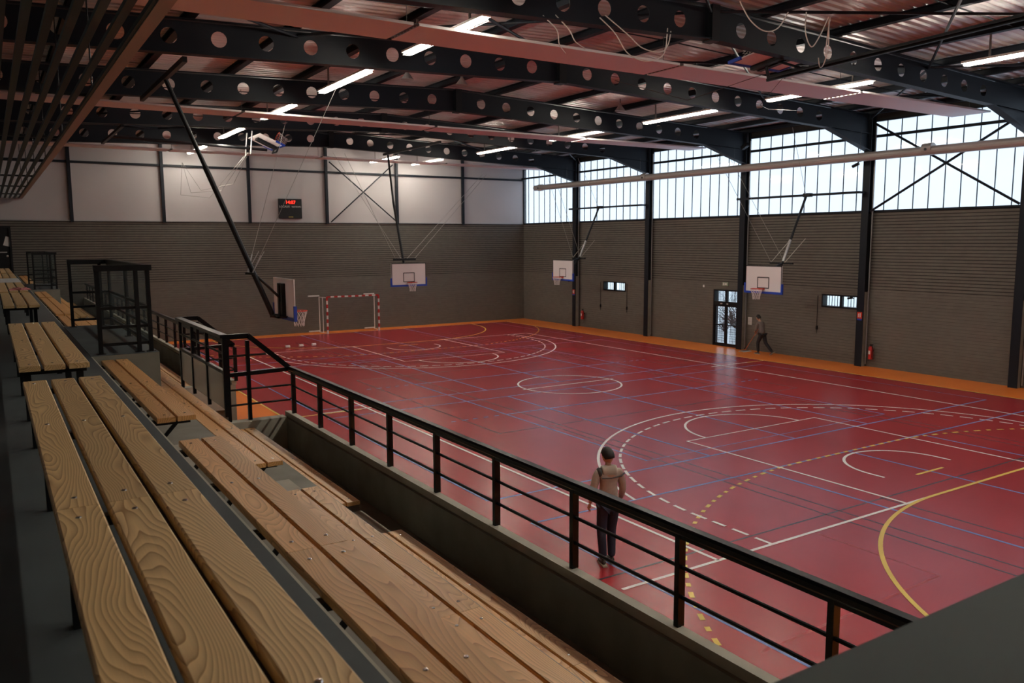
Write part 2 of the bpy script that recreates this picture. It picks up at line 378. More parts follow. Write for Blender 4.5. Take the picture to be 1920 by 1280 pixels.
# ---- end wall
d2H = (-17.35, -15.85, 3.57, 5.75)
mb = MB()
for a, b, z0, z1 in rects(XL, XR+0.3, 0, 6.0, [d2H]): mb.box(a, b, YE+0.02, YE+0.3, z0, z1)
we = mb.build('wall_end', 'joint'); tag(we, kind='structure')
ce = courses(XL, XR+0.3, [d2H], lambda m_, a, b, z0, z1, d: m_.box(a, b, YE-d, YE+0.03, z0, z1)).build('block_courses', 'block', we); tag(ce, kind='stuff')
ups = [XL, -13.35, -9.3, -5.1, -0.9, 3.3, 7.65, XR]
for a, b in zip(ups[:-1], ups[1:]):
    for z0, z1 in ((6.04, 8.70), (8.70, 10.6)):
        MB().box(a+0.006, b-0.006, YE+0.0, YE+0.12, z0+0.004, z1-0.004).build('panel', 'white_panel', we)
MB().box(XL, XR+0.3, YE-0.06, YE+0.1, 6.0, 6.045).build('ledge_flashing', 'grey_metal', we)
MB().box(XL, XR+0.3, YE+0.12, YE+0.3, 6.0, 10.7).build('backing', 'joint', we)
# ---- left and near walls (behind and beside the viewer)
wl_ = MB().box(XL-0.3, XL, YN, YE+0.3, 0, 10.2).build('wall_left', 'block'); tag(wl_, kind='structure')
wn_ = MB().box(XL-0.3, XR+0.3, YN-0.3, YN, 0, 10.6).build('wall_near', 'block'); tag(wn_, kind='structure')
# ---- roof deck (trapezoidal ribs running down the slope)
mb = MB(); prof = []; y = YN-0.3; p = 0.28; 
while y < YE+0.3:
    prof += [(y, 0.0), (y+0.12, 0.0), (y+0.155, 0.05), (y+0.245, 0.05)]; y += p
zt = lambda x: zbot(x)+RD+0.20
for xa, xb in ((XL-0.3, RX), (RX, XR+0.35)):
    vs = [(xa, yy, zt(xa)+h) for yy, h in prof] + [(xb, yy, zt(xb)+h) for yy, h in prof]; n = len(prof)
    mb.add(vs, [(k, n+k, n+k+1, k+1) for k in range(n-1)])
for xa, xb in ((XL-0.3, RX), (RX, XR+0.35)):
    mb.add([(xa, YN-.3, zt(xa)+.16), (xb, YN-.3, zt(xb)+.16), (xb, YE+.3, zt(xb)+.16), (xa, YE+.3, zt(xa)+.16)], [(0, 1, 2, 3)])
dk = mb.build('ceiling', 'deck'); tag(dk, kind='structure')
# ---- clerestory windows on the right wall
def clerestory(n, ya, yb, extra_bar):
    fr = MB()
    fr.box(XR-0.06, XR+0.12, ya, yb, 6.0, 6.07).box(XR-0.02, XR+0.1, ya, yb, 9.40, 9.46)
    fr.box(XR-0.04, XR+0.1, ya, ya+0.06, 6.0, 9.45).box(XR-0.04, XR+0.1, yb-0.06, yb, 6.0, 9.45)
    w = fr.build('window_%d' % n, 'steel_dark'); tag(w, kind='structure')
    k = max(1, round((yb-ya)/0.585)); st = (yb-ya)/k
    me = MB().box(0, 0.02, 0.009, st-0.009, 6.07, 9.41).mesh('pane', 'polycarb')
    mm = MB().box(-0.012, 0.03, -0.010, 0.010, 6.05, 9.42).mesh('mullion', 'steel_dark')
    for i in range(k):
        inst(me, 'pane', w, (XR+0.02, ya+i*st, 0))
        if i: inst(mm, 'mullion', w, (XR+0.01, ya+i*st, 0))
    MB().box(XR-0.14, XR-0.05, ya, yb, 8.79, 8.89).build('transom_rail', 'steel_dark', w)
    return w
edges = [YE] + COLS
n = 1
for a, b in zip(edges[:-1], edges[1:]):
    clerestory(n, b+0.0, a-0.0, False); n += 1
# ---- small windows
def small_window(n, H):
    ya, yb, z0, z1 = H
    f = MB(); t = 0.06
    f.box(XR-0.02, XR+0.28, ya, yb, z0, z0+t).box(XR-0.02, XR+0.28, ya, yb, z1-t, z1).box(XR-0.02, XR+0.28, ya, ya+t, z0+t, z1-t).box(XR-0.02, XR+0.28, yb-t, yb, z0+t, z1-t)
    ym = (ya+yb)/2; f.box(XR+0.0, XR+0.14, ym-0.05, ym+0.05, z0+t, z1-t)
    w = f.build('window_%d' % n, 'black'); tag(w, kind='structure')
    for a, b in ((ya+t, ym-0.05), (ym+0.05, yb-t)):
        MB().box(XR+0.08, XR+0.095, a, b, z0+t, z1-t).build('pane', 'glass', w)
        for k in range(1, 6):
            q = a+(b-a)*k/6; MB().box(XR+0.22, XR+0.24, q-0.01, q+0.01, z0+t, z1-t).build('bar', 'steel_dark', w)
small_window(9, w1H); small_window(10, w2H)
# ---- exit door
ya, yb, z0, z1 = doorH; t = 0.07; ym = (ya+yb)/2
f = MB(); f.box(XR-0.03, XR+0.25, ya, ya+t, 0, z1).box(XR-0.03, XR+0.25, yb-t, yb, 0, z1).box(XR-0.03, XR+0.25, ya+t, yb-t, z1-t, z1).box(XR-0.02, XR+0.15, ya+t, yb-t, 1.93, 2.10).box(XR, XR+0.12, ym-0.05, ym+0.05, 2.10, z1-t).box(XR-0.02, XR+0.2, ya+t, yb-t, 0.0, 0.05)
d1 = f.build('door_1', 'black'); tag(d1, kind='structure')
for a, b in ((ya+t, ym), (ym, yb-t)):
    lf = MB().box(XR+0.02, XR+0.08, a, a+0.07, 0.05, 1.93).box(XR+0.02, XR+0.08, b-0.07, b, 0.05, 1.93).box(XR+0.02, XR+0.08, a+0.07, b-0.07, 0.05, 0.14).box(XR+0.02, XR+0.08, a+0.07, b-0.07, 1.86, 1.93).build('door_leaf', 'black', d1)
    MB().box(XR+0.04, XR+0.055, a+0.07, b-0.07, 0.14, 1.86).build('pane', 'glass', lf)
    g = MB()
    for k in range(1, 7):
        q = a+0.07+(b-a-0.14)*k/7; g.box(XR+0.17, XR+0.185, q-0.007, q+0.007, 0.14, 1.86)
    for k in range(1, 16):
        q = 0.14+1.72*k/16; g.box(XR+0.17, XR+0.185, a+0.07, b-0.07, q-0.006, q+0.006)
    g.build('grille', 'black', lf)
for a, b in ((ya+t, ym-0.05), (ym+0.05, yb-t)):
    MB().box(XR+0.04, XR+0.055, a, b, 2.10, z1-t).build('pane', 'glass', d1)
    g = MB()
    for k in range(1, 7): q = a+(b-a)*k/7; g.box(XR+0.17, XR+0.185, q-0.007, q+0.007, 2.10, z1-t)
    for k in range(1, 9): q = 2.1+(z1-t-2.1)*k/9; g.box(XR+0.17, XR+0.185, a, b, q-0.006, q+0.006)
    g.build('grille', 'black', d1)
MB().bar((XR-0.03, ym-0.12, 1.0), (XR-0.03, ya+0.12, 1.0), 0.03, 0.05).build('push_bar', 'black', d1)
MB().bar((XR-0.03, ym+0.12, 1.0), (XR-0.03, yb-0.12, 1.0), 0.03, 0.05).build('push_bar', 'black', d1)
MB().lathe([(0.0, 0), (0.05, 0.0), (0.05, 0.04), (0, 0.04)], 12).build('lock_plate', 'paper', d1, (XR-0.04, ym+0.25, 1.98))
MB().lathe([(0.0, 0), (0.04, 0.0), (0.04, 0.04), (0, 0.04)], 12).build('lock_plate', 'paper', d1, (XR-0.04, ym-0.12, 1.98))
# ---- door at the end of the walkway
a, b, z0, z1 = d2H
d2 = MB().box(a, a+0.08, YE-0.03, YE+0.2, z0, z1).box(b-0.08, b, YE-0.03, YE+0.2, z0, z1).box(a+.08, b-.08, YE-0.03, YE+0.2, z1-0.08, z1).build('door_2', 'black'); tag(d2, kind='structure')
for x0, x1 in ((a+.08, (a+b)/2-.005), ((a+b)/2+.005, b-.08)):
    MB().box(x0, x1, YE+0.06, YE+0.11, z0+0.01, z1-0.08).build('door_leaf', 'black', d2)
MB().bar(((a+b)/2+0.1, YE+0.0, z0+1.0), (b-0.2, YE+0.0, z0+1.0), 0.04, 0.05).build('push_bar', 'grey_metal', d2)

# ================================================================== STEEL FRAME
ORDW = ['first', 'second', 'third', 'fourth', 'fifth', 'sixth', 'seventh', 'eighth', 'ninth', 'tenth', 'eleventh', 'twelfth', 'thirteenth', 'last']
ORD = ['furthest', 'second', 'third', 'fourth', 'fifth', 'sixth', 'nearest']
# column: dark H section in front of the right wall, its lower half cased in concrete
def column(y, lab):
    c = empty('steel_column', (11.95, y, 0), lab, 'column', 'dark steel columns along the right wall')
    ztop = zbot(11.8)+RD
    MB().box(-0.15, -0.125, -0.15, 0.15, 0, ztop).build('front_flange', 'steel_dark', c)
    MB().box(0.10, 0.125, -0.15, 0.15, 0, ztop).build('back_flange', 'steel_dark', c)
    MB().box(-0.125, 0.10, -0.01, 0.01, 0, ztop).build('web', 'steel_dark', c)
    for s in (-1, 1):
        y0, y1 = (-0.14, -0.012) if s < 0 else (0.012, 0.14)
        MB().box(-0.122, 0.098, y0, y1, 0, 2.92).build('concrete_casing', 'concrete', c)
        MB().box(-0.125, 0.10, -0.145 if s < 0 else 0.125, -0.125 if s < 0 else 0.145, 2.95, 5.95).build('cover_plate', 'black', c)
    MB().box(-0.02, 0.02, -0.255, -0.215, 0.1, 9.3).build('downpipe', 'grey_metal', c)
    return c
near = ['in the far right corner, behind the far right basket', 'second from the end wall', 'beside the glazed exit door', 'between the slit window and the red extinguisher', 'at the right edge of the photo']
for k in range(5): column(COLS[k], 'black steel column on the right wall, '+near[k])
# cellular rafters
def cell_web(mb, xs, x0, x1, t):
    """web strip with round holes at xs between x0 and x1"""
    R = 0.175; n = 16
    cuts = [x0] + [(a+b)/2 for a, b in zip(xs[:-1], xs[1:])] + [x1]
    for c, (a, b) in zip(xs, zip(cuts[:-1], cuts[1:])):
        out = []; hole = []
        for k in range(n):
            th = 2*PI*(k+0.5)/n; dx, dz = math.cos(th), math.sin(th)
            hx = (b-c) if dx > 0 else (c-a); hz = RD/2-0.03
            s = min(hx/abs(dx) if abs(dx) > 1e-6 else 9, hz/abs(dz) if abs(dz) > 1e-6 else 9)
            out.append((c+dx*s, dz*s)); hole.append((c+dx*R, dz*R))
        for cx, cz in ((b, RD/2-0.03), (a, RD/2-0.03), (a, -RD/2+0.03), (b, -RD/2+0.03)):   # snap nearest to the corners
            k = min(range(n), key=lambda i: (out[i][0]-cx)**2+(out[i][1]-cz)**2); out[k] = (cx, cz)
        zc = lambda x: zbot(x)+RD/2
        vs = [(x, s*t/2, z+zc(x)) for s in (-1, 1) for x, z in out] + [(x, s*t/2, z+zc(x)) for s in (-1, 1) for x, z in hole]
        fs = []
        for k in range(n):
            j = (k+1) % n
            fs += [(k, j, 2*n+j, 2*n+k), (n+j, n+k, 3*n+k, 3*n+j), (2*n+k, 2*n+j, 3*n+j, 3*n+k)]
        mb.add(vs, fs)
holesL = [RX-0.97-1.055*k for k in range(13)][::-1]; holesRt = [RX+0.97+1.055*k for k in range(12)]
wm = MB(); cell_web(wm, [x for x in holesL if x > -17.3], -17.6, RX, 0.014); cell_web(wm, [x for x in holesRt if x < 9.2], RX, 9.5, 0.014)
t_ = lambda x, o: (x, 0, zbot(x)+o)
wm.prism_xz([(9.5, zbot(9.5)), (11.8, 8.30), (11.8, zbot(11.8)+RD), (9.5, zbot(9.5)+RD)], -0.007, 0.007)
bf = MB().bar(t_(-17.6, 0.0), t_(RX-0.12, 0.0), 0.26, 0.03).bar(t_(RX+0.12, 0), t_(9.3, 0), 0.26, 0.03)
tf = MB().bar(t_(-17.6, RD), t_(RX, RD), 0.26, 0.03).bar(t_(RX, RD), t_(11.9, RD), 0.26, 0.03)
hf = MB().bar((9.25, 0, zbot(9.25)), (11.82, 0, 8.30), 0.26, 0.03).bar((9.3, 0, zbot(9.3)+0.02), (11.8, 0, zbot(11.8)+0.02), 0.2, 0.02)
sp = MB().box(RX-0.12, RX+0.12, -0.15, 0.15, RB-0.05, RB+RD+0.02)
me_w, me_b, me_t, me_h, me_s = wm.mesh('web', 'steel_dark'), bf.mesh('flange', 'steel_dark'), tf.mesh('flange', 'steel_dark'), hf.mesh('haunch', 'steel_dark'), sp.mesh('splice_plate', 'black')
for k, y in enumerate(COLS[:6]):
    bmo = empty('roof_beam', (0, y, 0), 'dark steel roof beam with round holes, %s from the end wall' % ['nearest', 'second', 'third', 'fourth', 'fifth', 'sixth'][k], 'beam', 'perforated roof beams')
    for me_, nm_ in ((me_w, 'web'), (me_b, 'bottom_flange'), (me_t, 'top_flange'), (me_h, 'haunch'), (me_s, 'splice_plate')): inst(me_, nm_, bmo)
# purlins
px = [-16.9, -15.0, -12.7, -10.35, -8.15, -5.7, -3.4, -1.1, 1.6, 4.25, 6.5, 8.6, 10.5, 11.9]
for k, x in enumerate(px):
    z = zbot(x)+RD+0.015
    o = MB().box(x-0.09, x+0.09, YN, YE, z, z+0.02).box(x-0.012, x+0.012, YN, YE, z+0.02, z+0.165).box(x-0.09, x+0.09, YN, YE, z+0.165, z+0.183).build('purlin', 'steel_dark')
    lab = 'dark steel roof purlin, %s from the window wall' % ORDW[len(px)-1-k]
    tag(o, lab, 'purlin', 'roof purlins')
# tie rods between purlins and roof wind bracing
def rod(name, a, b, r, lab, cat='brace', m='steel_dark', n=6, group='roof bracing rods'):
    o = MB().tube(a, b, r, n).build(name, m); return tag(o, lab, cat, group)
bays = list(zip(COLS[:5], COLS[1:6]))
bl = ['far bay', 'second bay from the end wall', 'middle bay', 'bay over the near key', 'bay above the camera']
for k, (ya, yb) in enumerate(bays):
    ym = (ya+yb)/2; z = zbot(0)+RD+0.05
    mb = MB()
    for xa, xb in zip(px[:-1], px[1:]): mb.tube((xa, ym, zbot(xa)+RD+0.06), (xb, ym, zbot(xb)+RD+0.06), 0.018, 5)
    tag(mb.build('sag_rod', 'steel_dark'), 'thin dark sag rod linking the purlins across the '+bl[k], 'tie rod', 'sag rods between purlins')
for k in (0, 3, 4):
    ya, yb = bays[k]
    for i, (xa, xb) in enumerate(((-17.5, -10.3), (-10.3, RX), (RX, 5.9), (5.9, 11.9))):
        rod('wind_brace', (xa, ya, zbot(xa)+0.62), (xb, yb, zbot(xb)+0.62), 0.035, 'diagonal roof brace, %s, %s from the bleachers' % (bl[k], ORDW[i]))
        rod('wind_brace', (xa, yb, zbot(xa)+0.58), (xb, ya, zbot(xb)+0.58), 0.035, 'crossing roof brace, %s, %s from the bleachers' % (bl[k], ORDW[i]))
# end wall posts, rail and cross bracing
for x, w in ((-13.35, 'beside the slatted ceiling'), (-9.3, 'left of the long basket mast'), (-5.1, 'left of the scoreboard'), (-0.9, 'right of the scoreboard'), (3.3, 'behind the far basket mast'), (7.65, 'nearest the window corner')):
    tag(MB().box(x-0.07, x+0.07, YE-0.16, YE-0.005, 5.95, zbot(x)+0.8).build('wall_post', 'steel_dark'), 'dark steel post on the white end wall, '+w, 'post', 'end wall posts')
tag(MB().box(XL, XR, YE-0.1, YE-0.005, 8.70, 8.80).build('wall_rail', 'steel_dark'), 'long dark horizontal rail across the white end wall', 'rail')
rod('cross_brace', (-0.75, YE-0.22, 9.3), (3.2, YE-0.22, 6.1), 0.035, 'dark brace falling to the right on the white end wall', group='end wall braces')
rod('cross_brace', (-0.75, YE-0.26, 6.05), (3.0, YE-0.26, 9.3), 0.035, 'dark brace rising to the right on the white end wall', group='end wall braces')
rod('cross_brace', (11.85, -3.35, 9.3), (11.85, -8.7, 6.1), 0.045, 'dark brace falling to the right across the nearest bright window', group='window braces')
rod('cross_brace', (11.78, -3.35, 6.02), (11.78, -8.7, 9.0), 0.045, 'dark brace rising to the right across the nearest bright window', group='window braces')
# ---- radiant heating panels
def radiant(y0, y1, x0, x1, z, lab):
    p = empty('radiant_panel', ((x0+x1)/2, (y0+y1)/2, z), lab, 'heating panel', 'long ceiling heating panels')
    n = 4; L = (x1-x0)/n; w = y1-y0
    for k in range(n):
        a = -(x1-x0)/2+k*L
        MB().box(a+0.06, a+L-0.06, -w/2, w/2, 0, 0.03).build('panel', 'radiant', p)
        MB().box(a+0.06, a+L-0.06, w/2-0.02, w/2, 0.03, 0.055).build('rim', 'radiant', p)
        MB().box(a+0.06, a+L-0.06, -w/2, -w/2+0.02, 0.03, 0.055).build('rim', 'radiant', p)
        if k:
            j = MB()
            for i in range(9): j.box(a-0.055, a+0.055, -w/2+w*i/9, -w/2+w*(i+0.55)/9, 0.015, 0.04)
            j.build('joint_grille', 'wire_dark', p)
    for k in range(5):
        a = -(x1-x0)/2+0.2+k*((x1-x0)-0.4)/4; zz = zbot(a+(x0+x1)/2)+RD-z
        MB().tube((a, 0, 0.03), (a, 0, zz), 0.008, 5).build('hanger', 'wire_dark', p)
    return p
radiant(-7.75, -6.45, -16.5, 11.6, 9.12, 'pinkish white heating panel under the roof, the largest and nearest one')
radiant(4.75, 5.85, -16.5, 11.3, 9.12, 'pinkish white heating panel under the roof, middle one of three')
radiant(17.0, 18.0, -16.5, 11.3, 9.10, 'pinkish white heating panel along the end wall, furthest of three')
# ---- warm air duct along the windows
du = empty('air_duct', (11.2, 5, 8.1), 'long thin metal duct running along the bright windows', 'duct')
MB().tube((0, 13.6, 0), (0, -20, -0.1), 0.16, 16).build('pipe', 'duct', du, smooth=False)
for yy in (13.2, 4.0, -10.7, -16):
    MB().tube((0, yy, 0), (0, yy-0.35, 0), 0.195, 16).build('collar', 'duct', du)
    MB().tube((-0.20, yy-0.17, -0.03), (-0.18, yy-0.17, -0.03), 0.05, 10).build('nozzle', 'black', du)
for yy in (10.4, 4.2, -2, -8.2, -14):
    MB().tube((0, yy, 0.15), (0, yy, 0.95), 0.01, 5).build('hanger', 'wire_dark', du)

# ---- fluorescent fixtures
def fixture_proto():
    f = empty('fluorescent_light', (0, 0, 0), 'x', 'ceiling light', 'long ceiling lights')
    MB().box(-0.085, 0.085, -1.85, 1.85, 0.05, 0.11).build('housing', 'white_paint', f)
    for s in (-1, 1):
        MB().bar((s*0.10, -1.85, 0.075), (s*0.10, 1.85, 0.075), 0.012, 0.05).build('reflector', 'white_paint', f)
    for s in (-1, 1):
        MB().tube((s*0.048, -1.8, 0.022), (s*0.048, 1.8, 0.022), 0.019, 8).build('tube', 'tube', f)
    g = MB()
    for k in range(25): yk = -1.8+k*0.15; g.box(-0.10, 0.10, yk-0.003, yk+0.003, -0.01, -0.004)
    for s in (-1, 0, 1): g.box(s*0.095-0.003, s*0.095+0.003, -1.8, 1.8, -0.01, -0.004)
    g.build('wire_guard', 'wire', f)
    for yk in (-1.2, 1.2): MB().box(-0.02, 0.02, yk-0.02, yk+0.02, 0.11, 0.67).build('bracket', 'wire', f)
    return f
fx = fixture_proto()
spots = []
for k, (ya, yb) in enumerate(bays): spots.append((-8.2, yb+2.5, k)); spots.append((4.35, yb+2.5, k))
spots += [(-8.2, -19.2, 6), (4.35, -19.2, 6), (-8.2, -24.5, 7), (4.35, -24.5, 7)]  # unseen fixtures continuing both rows, added to brighten the near benches
spots += [(-8.1, 18.75, 5), (1.5, 18.75, 5), (4.1, 18.85, 5)]
lb = ['far bay', 'second bay from the end wall', 'middle bay', 'bay over the near key', 'nearest bay', 'close to the white end wall', 'added out of view behind the nearest bay', 'added out of view furthest behind the camera']
for i, (x, y, k) in enumerate(spots):
    lab = 'long fluorescent light, ' + ('bleacher side, ' if x < -3 else ('court centre, ' if x < 3 else 'window side, ')) + lb[k]
    z = 9.30
    if i == 0: fx.location = (x, y, z); fx['label'] = lab
    else: dup(fx, (x, y, z), 0, lab)

# ================================================================== BLEACHERS
ZW, ZA, ZB, ZC = 3.57, 3.01, 2.43, 1.83          # walkway and three terrace levels
XA, XB, XC, XP = -15.79, -14.95, -14.035, -13.10   # their front edges
YT0, YT1 = -21.7, YE-0.02
VY0, VY1 = -10.2, -6.9                            # opening for the players' entrance
wk = MB().box(XL, XA, YN, YE, 0, ZW).build('walkway_floor', 'walkway')
tag(wk, kind='structure')
tr = bpy.data.objects.new('floor_terrace', None); C.objects.link(tr); tr.location = (-14.5, 0, 0); tag(tr, kind='structure')
def tpart(name, m, *b): return MB().box(b[0]+14.5, b[1]+14.5, *b[2:]).build(name, m, tr)
tpart('tier', 'concrete', XA, XB, YT0, YT1, 0, ZA)
tpart('tier', 'concrete', XB, XC, YT0, YT1, 0, ZB)
tpart('tier', 'concrete', XC, XP, YT0, VY0-0.2, 0, ZC)
tpart('tier', 'concrete', XC, XP, VY1+0.2, YT1, 0, ZC)
tpart('edge_strip', 'concrete_light', XA, XA+0.012, YT0, YT1, ZW-0.05, ZW-0.0)
for y0 in (-16.28, ):      # aisle steps
    tpart('step', 'concrete_light', XA, XA+0.42, -16.25, -15.42, ZA, ZA+0.28)
    tpart('step', 'concrete_light', XB, XB+0.45, -15.93, -15.02, ZB, ZB+0.29)
    tpart('step', 'concrete_light', XC, XC+0.42, -15.55, -14.62, ZC, ZC+0.30)
# parapet
def parapet(name, y0, y1, lab):
    p = empty(name, (-13.0, (y0+y1)/2, 0), lab, 'parapet', 'concrete parapets of the bleachers'); ym = (y0+y1)/2
    MB().box(-0.105, 0.0, y0-ym, y1-ym, 0, 2.30).build('wall_body', 'concrete', p)
    MB().box(-0.068, 0.02, y0-ym, y1-ym, 2.30, 2.375).build('cap', 'concrete_light', p)
    return p
pn = parapet('parapet', YT0, VY0, 'long grey concrete parapet under the black railing, nearest stretch')
MB().box(-0.93, -0.105, VY0-0.2-(YT0+VY0)/2, VY0-(YT0+VY0)/2, ZC, 2.32).build('return_wall', 'concrete_light', pn)
pf = parapet('parapet', VY1, YT1, 'grey concrete parapet beyond the players entrance, running to the end wall')
MB().box(-0.93, -0.105, VY1-(YT1+VY1)/2, VY1+0.2-(YT1+VY1)/2, ZC, 2.32).build('return_wall', 'concrete_light', pf)

# ---- railings
postm = MB().prism_yz([(-0.035, 0), (0.035, 0), (0.035, 0.50), (0.012, 0.70), (-0.035, 0.70)], -0.006, 0.006)
postm.box(-0.03, -0.006, -0.035, -0.023, 0, 0.68)
post_me = postm.mesh('post', 'railing')
def railing(y0, y1, posts, lab):
    ym = (y0+y1)/2
    r = empty('guard_railing', (-13.0, ym, 2.375), lab, 'railing', 'black railings on the parapets')
    for y in posts:
        o = inst(MB().box(-0.030, 0.002, -0.022, 0.022, 0.0, 0.655).prism_yz([(-0.018, 0), (0.018, 0), (0.018, 0.45), (-0.012, 0.64), (-0.018, 0.64)], 0.003, 0.032).mesh('post', 'railing') if y == posts[0] else inst.pm, 'post', r, (0, y-ym, 0))
        inst.pm = o.data
    MB().prism_xz([(-0.045, 0.665), (-0.036, 0.652), (0.036, 0.652), (0.045, 0.665), (0.045, 0.695), (0.03, 0.712), (-0.03, 0.712), (-0.045, 0.695)], y0-ym, y1-ym).build('top_rail', 'railing', r)
    MB().box(-0.026, 0.026, y0-ym, y1-ym, 0.622, 0.650).build('rail_web', 'railing', r)
    for h in (0.21, 0.42): MB().tube((0, y0-ym, h), (0, y1-ym, h), 0.014, 8).build('mid_rail', 'railing', r)
    return r
railing(-21.55, -10.3, [-10.45-1.185*k for k in range(10)], 'long black railing with pointed posts in front of the benches')
railing(-6.8, 21.0, [-6.95+1.185*k for k in range(24)], 'black railing beyond the players entrance running to the end wall')
def cross_guard(y, lab):
    g = empty('entrance_guard', (-13.5, y, 2.32), lab, 'railing', 'black guards round the players entrance')
    for x in (-0.42, -0.12): MB().box(x-0.025, x+0.025, -0.03, 0.03, 0, 1.24 if x < -0.3 else 1.2).build('post', 'railing', g)
    MB().bar((-0.46, 0, 1.27), (-0.10, 0, 1.27), 0.05, 0.075).build('hand_rail', 'railing', g)
    MB().bar((-0.11, 0, 1.275), (0.5, 0, 0.735), 0.05, 0.075).build('sloped_rail', 'railing', g)
    MB().bar((-0.42, 0, 0.70), (0.5, 0, 0.72), 0.05, 0.06).build('rail', 'railing', g)
    for h in (0.24, 0.47): MB().tube((-0.42, 0, h), (0.5, 0, h), 0.016, 8).build('mid_rail', 'railing', g)
    MB().tube((-0.42, 0, 0.98), (0.15, 0, 0.98), 0.016, 8).build('mid_rail', 'railing', g)
    return g
cross_guard(VY0-0.08, 'black guard with sloping handrail on the near side of the players entrance')
cross_guard(VY1+0.1, 'black guard with sloping handrail on the far side of the players entrance')
gy = empty('panel_guard', (-13.99, -8.7, ZB), 'black guard rail with dusty clear panels beside the players entrance', 'railing')
for yy in (-1.72, -0.6, 0.5, 1.5): MB().box(-0.025, 0.025, yy-0.025, yy+0.025, 0, 1.18).build('post', 'railing', gy)
MB().bar((0, -1.75, 1.19), (0, 1.6, 1.19), 0.11, 0.05).build('top_rail', 'railing', gy)
MB().bar((0, -1.72, 0.66), (0, 1.5, 0.66), 0.05, 0.05).build('rail', 'railing', gy)
MB().tube((0, -1.72, 0.93), (0, 1.5, 0.93), 0.018, 8).build('mid_rail', 'railing', gy)
for a, b in ((-1.69, -0.63), (-0.57, 0.47), (0.53, 1.47)): MB().box(-0.006, 0.006, a, b, 0.1, 0.63).build('pane', 'frosted', gy)

# ---- planks and benches
screw_me = MB().lathe([(0.0, 0), (0.011, 0), (0.009, 0.004), (0, 0.005)], 10).mesh('screw', 'chrome')
plank_cache = {}
def plank(parent, w, L, t, x, y, z, m, screws=True, n_mid=1):
    key = (round(w, 3), round(L, 3), m)
    if key not in plank_cache:
        b = 0.006
        mb = MB(); hw, hl = w/2, L/2-0.0015
        pr = [(-hw, 0), (hw, 0), (hw, t-b), (hw-b, t), (-hw+b, t), (-hw, t-b)]
        mb.prism_xz(pr, -hl, hl); plank_cache[key] = mb.mesh('plank', m)
    o = inst(plank_cache[key], 'plank', parent, (x, y, z))
    if screws:
        ys = [-L/2+0.13, L/2-0.13] + ([0.0] if n_mid else [])
        for yy in ys: inst(screw_me, 'screw', o, (random.uniform(-.012, .012), yy, t-0.001))
    return o
def top_bench(y0, y1, lab, extra_screws=True):
    b = empty('spectator_bench', (-16.40, (y0+y1)/2, ZW), lab, 'bench', 'slatted benches along the walkway'); ym = (y0+y1)/2
    H = 0.45; L = y1-y0; n = max(1, round(L/3.3)); l = L/n
    for i in range(n):
        for x in (-0.167, 0.005, 0.178):
            plank(b, 0.146, l, 0.042, x, -L/2+l*(i+0.5), H-0.042, 'wood', screws=extra_screws)
    k = max(2, round(L/1.6)+1)
    for i in range(k):
        yy = -L/2+0.12+(L-0.24)*i/(k-1)
        for x in (-0.185, 0.185): MB().box(x-0.025, x+0.025, yy-0.025, yy+0.025, 0, H-0.08).build('leg', 'black', b)
        MB().box(-0.235, 0.235, yy-0.025, yy+0.025, H-0.08, H-0.043).build('cross_bar', 'black', b)
    MB().box(-0.12, -0.08, -L/2+0.1, L/2-0.1, H-0.075, H-0.044).build('bearer', 'black', b)
    MB().box(0.08, 0.12, -L/2+0.1, L/2-0.1, H-0.075, H-0.044).build('bearer', 'black', b)
    return b
top_bench(-22.56, -16.04, 'long pale pine bench on the walkway, largest and nearest the camera')
top_bench(-15.25, -11.15, 'pale pine bench on the walkway, second from the camera')
top_bench(-7.85, -4.0, 'pale pine bench on the walkway, third from the camera', False)
b4 = top_bench(-3.4, 3.9, 'pale pine bench on the walkway with white film, fourth from the camera', False)
top_bench(4.5, 8.0, 'pale pine bench on the walkway, fifth from the camera', False)
top_bench(8.8, 14.5, 'pale pine bench on the walkway, furthest, before the black door', False)
def row_bench(level, y0, y1, x0, zs, zf, xr, lab):
    """two-plank seat carried by brackets fixed to the riser behind it"""
    ym = (y0+y1)/2; L = y1-y0
    b = empty('tier_bench', (x0+0.153, ym, zf), lab, 'bench', 'two-plank benches on the terrace'); h = zs-zf
    n = max(1, round(L/2.9)); l = L/n
    for i in range(n):
        for x in (-0.08, 0.08): plank(b, 0.145, l, 0.042, x, -L/2+l*(i+0.5), h-0.042, 'wood_row', screws=(y0 < -8))
    k = max(2, round(L/1.05)+1); xw = xr-(x0+0.153)
    for i in range(k):
        yy = -L/2+0.15+(L-0.3)*i/(k-1)
        a = MB().box(xw, 0.13, yy-0.03, yy+0.03, h-0.085, h-0.043).build('bracket_arm', 'black', b)
        MB().bar((xw+0.02, yy, max(0.02, h-0.36)), (0.02, yy, h-0.08), 0.03, 0.02, (0, 1, 0)).build('strut', 'black', a)
    return b
zsA, zsB, zsC = 3.52, 2.90, 2.23
xA, xB, xC = -15.69, -14.845, -13.92
row_bench('A', -21.5, -16.28, xA, zsA, ZA, XA, 'two-plank bench on the highest tier, nearest the camera')
row_bench('A', -15.38, -11.35, xA, zsA, ZA, XA, 'two-plank bench on the highest tier, ending at the raised platform')
row_bench('A', -6.9, -3.9, xA, zsA, ZA, XA, 'two-plank bench on the highest tier, just past the first glazed guard')
row_bench('A', -3.4, 2.6, xA, zsA, ZA, XA, 'two-plank bench on the highest tier, between the two glazed guards')
row_bench('A', 2.9, 5.9, xA, zsA, ZA, XA, 'two-plank bench on the highest tier, touching the far platform')
row_bench('A', 10.5, 20.5, xA, zsA, ZA, XA, 'two-plank bench on the highest tier, last before the end wall')
row_bench('B', -21.5, -15.96, xB, zsB, ZB, XB, 'two-plank bench on the middle tier, nearest the camera')
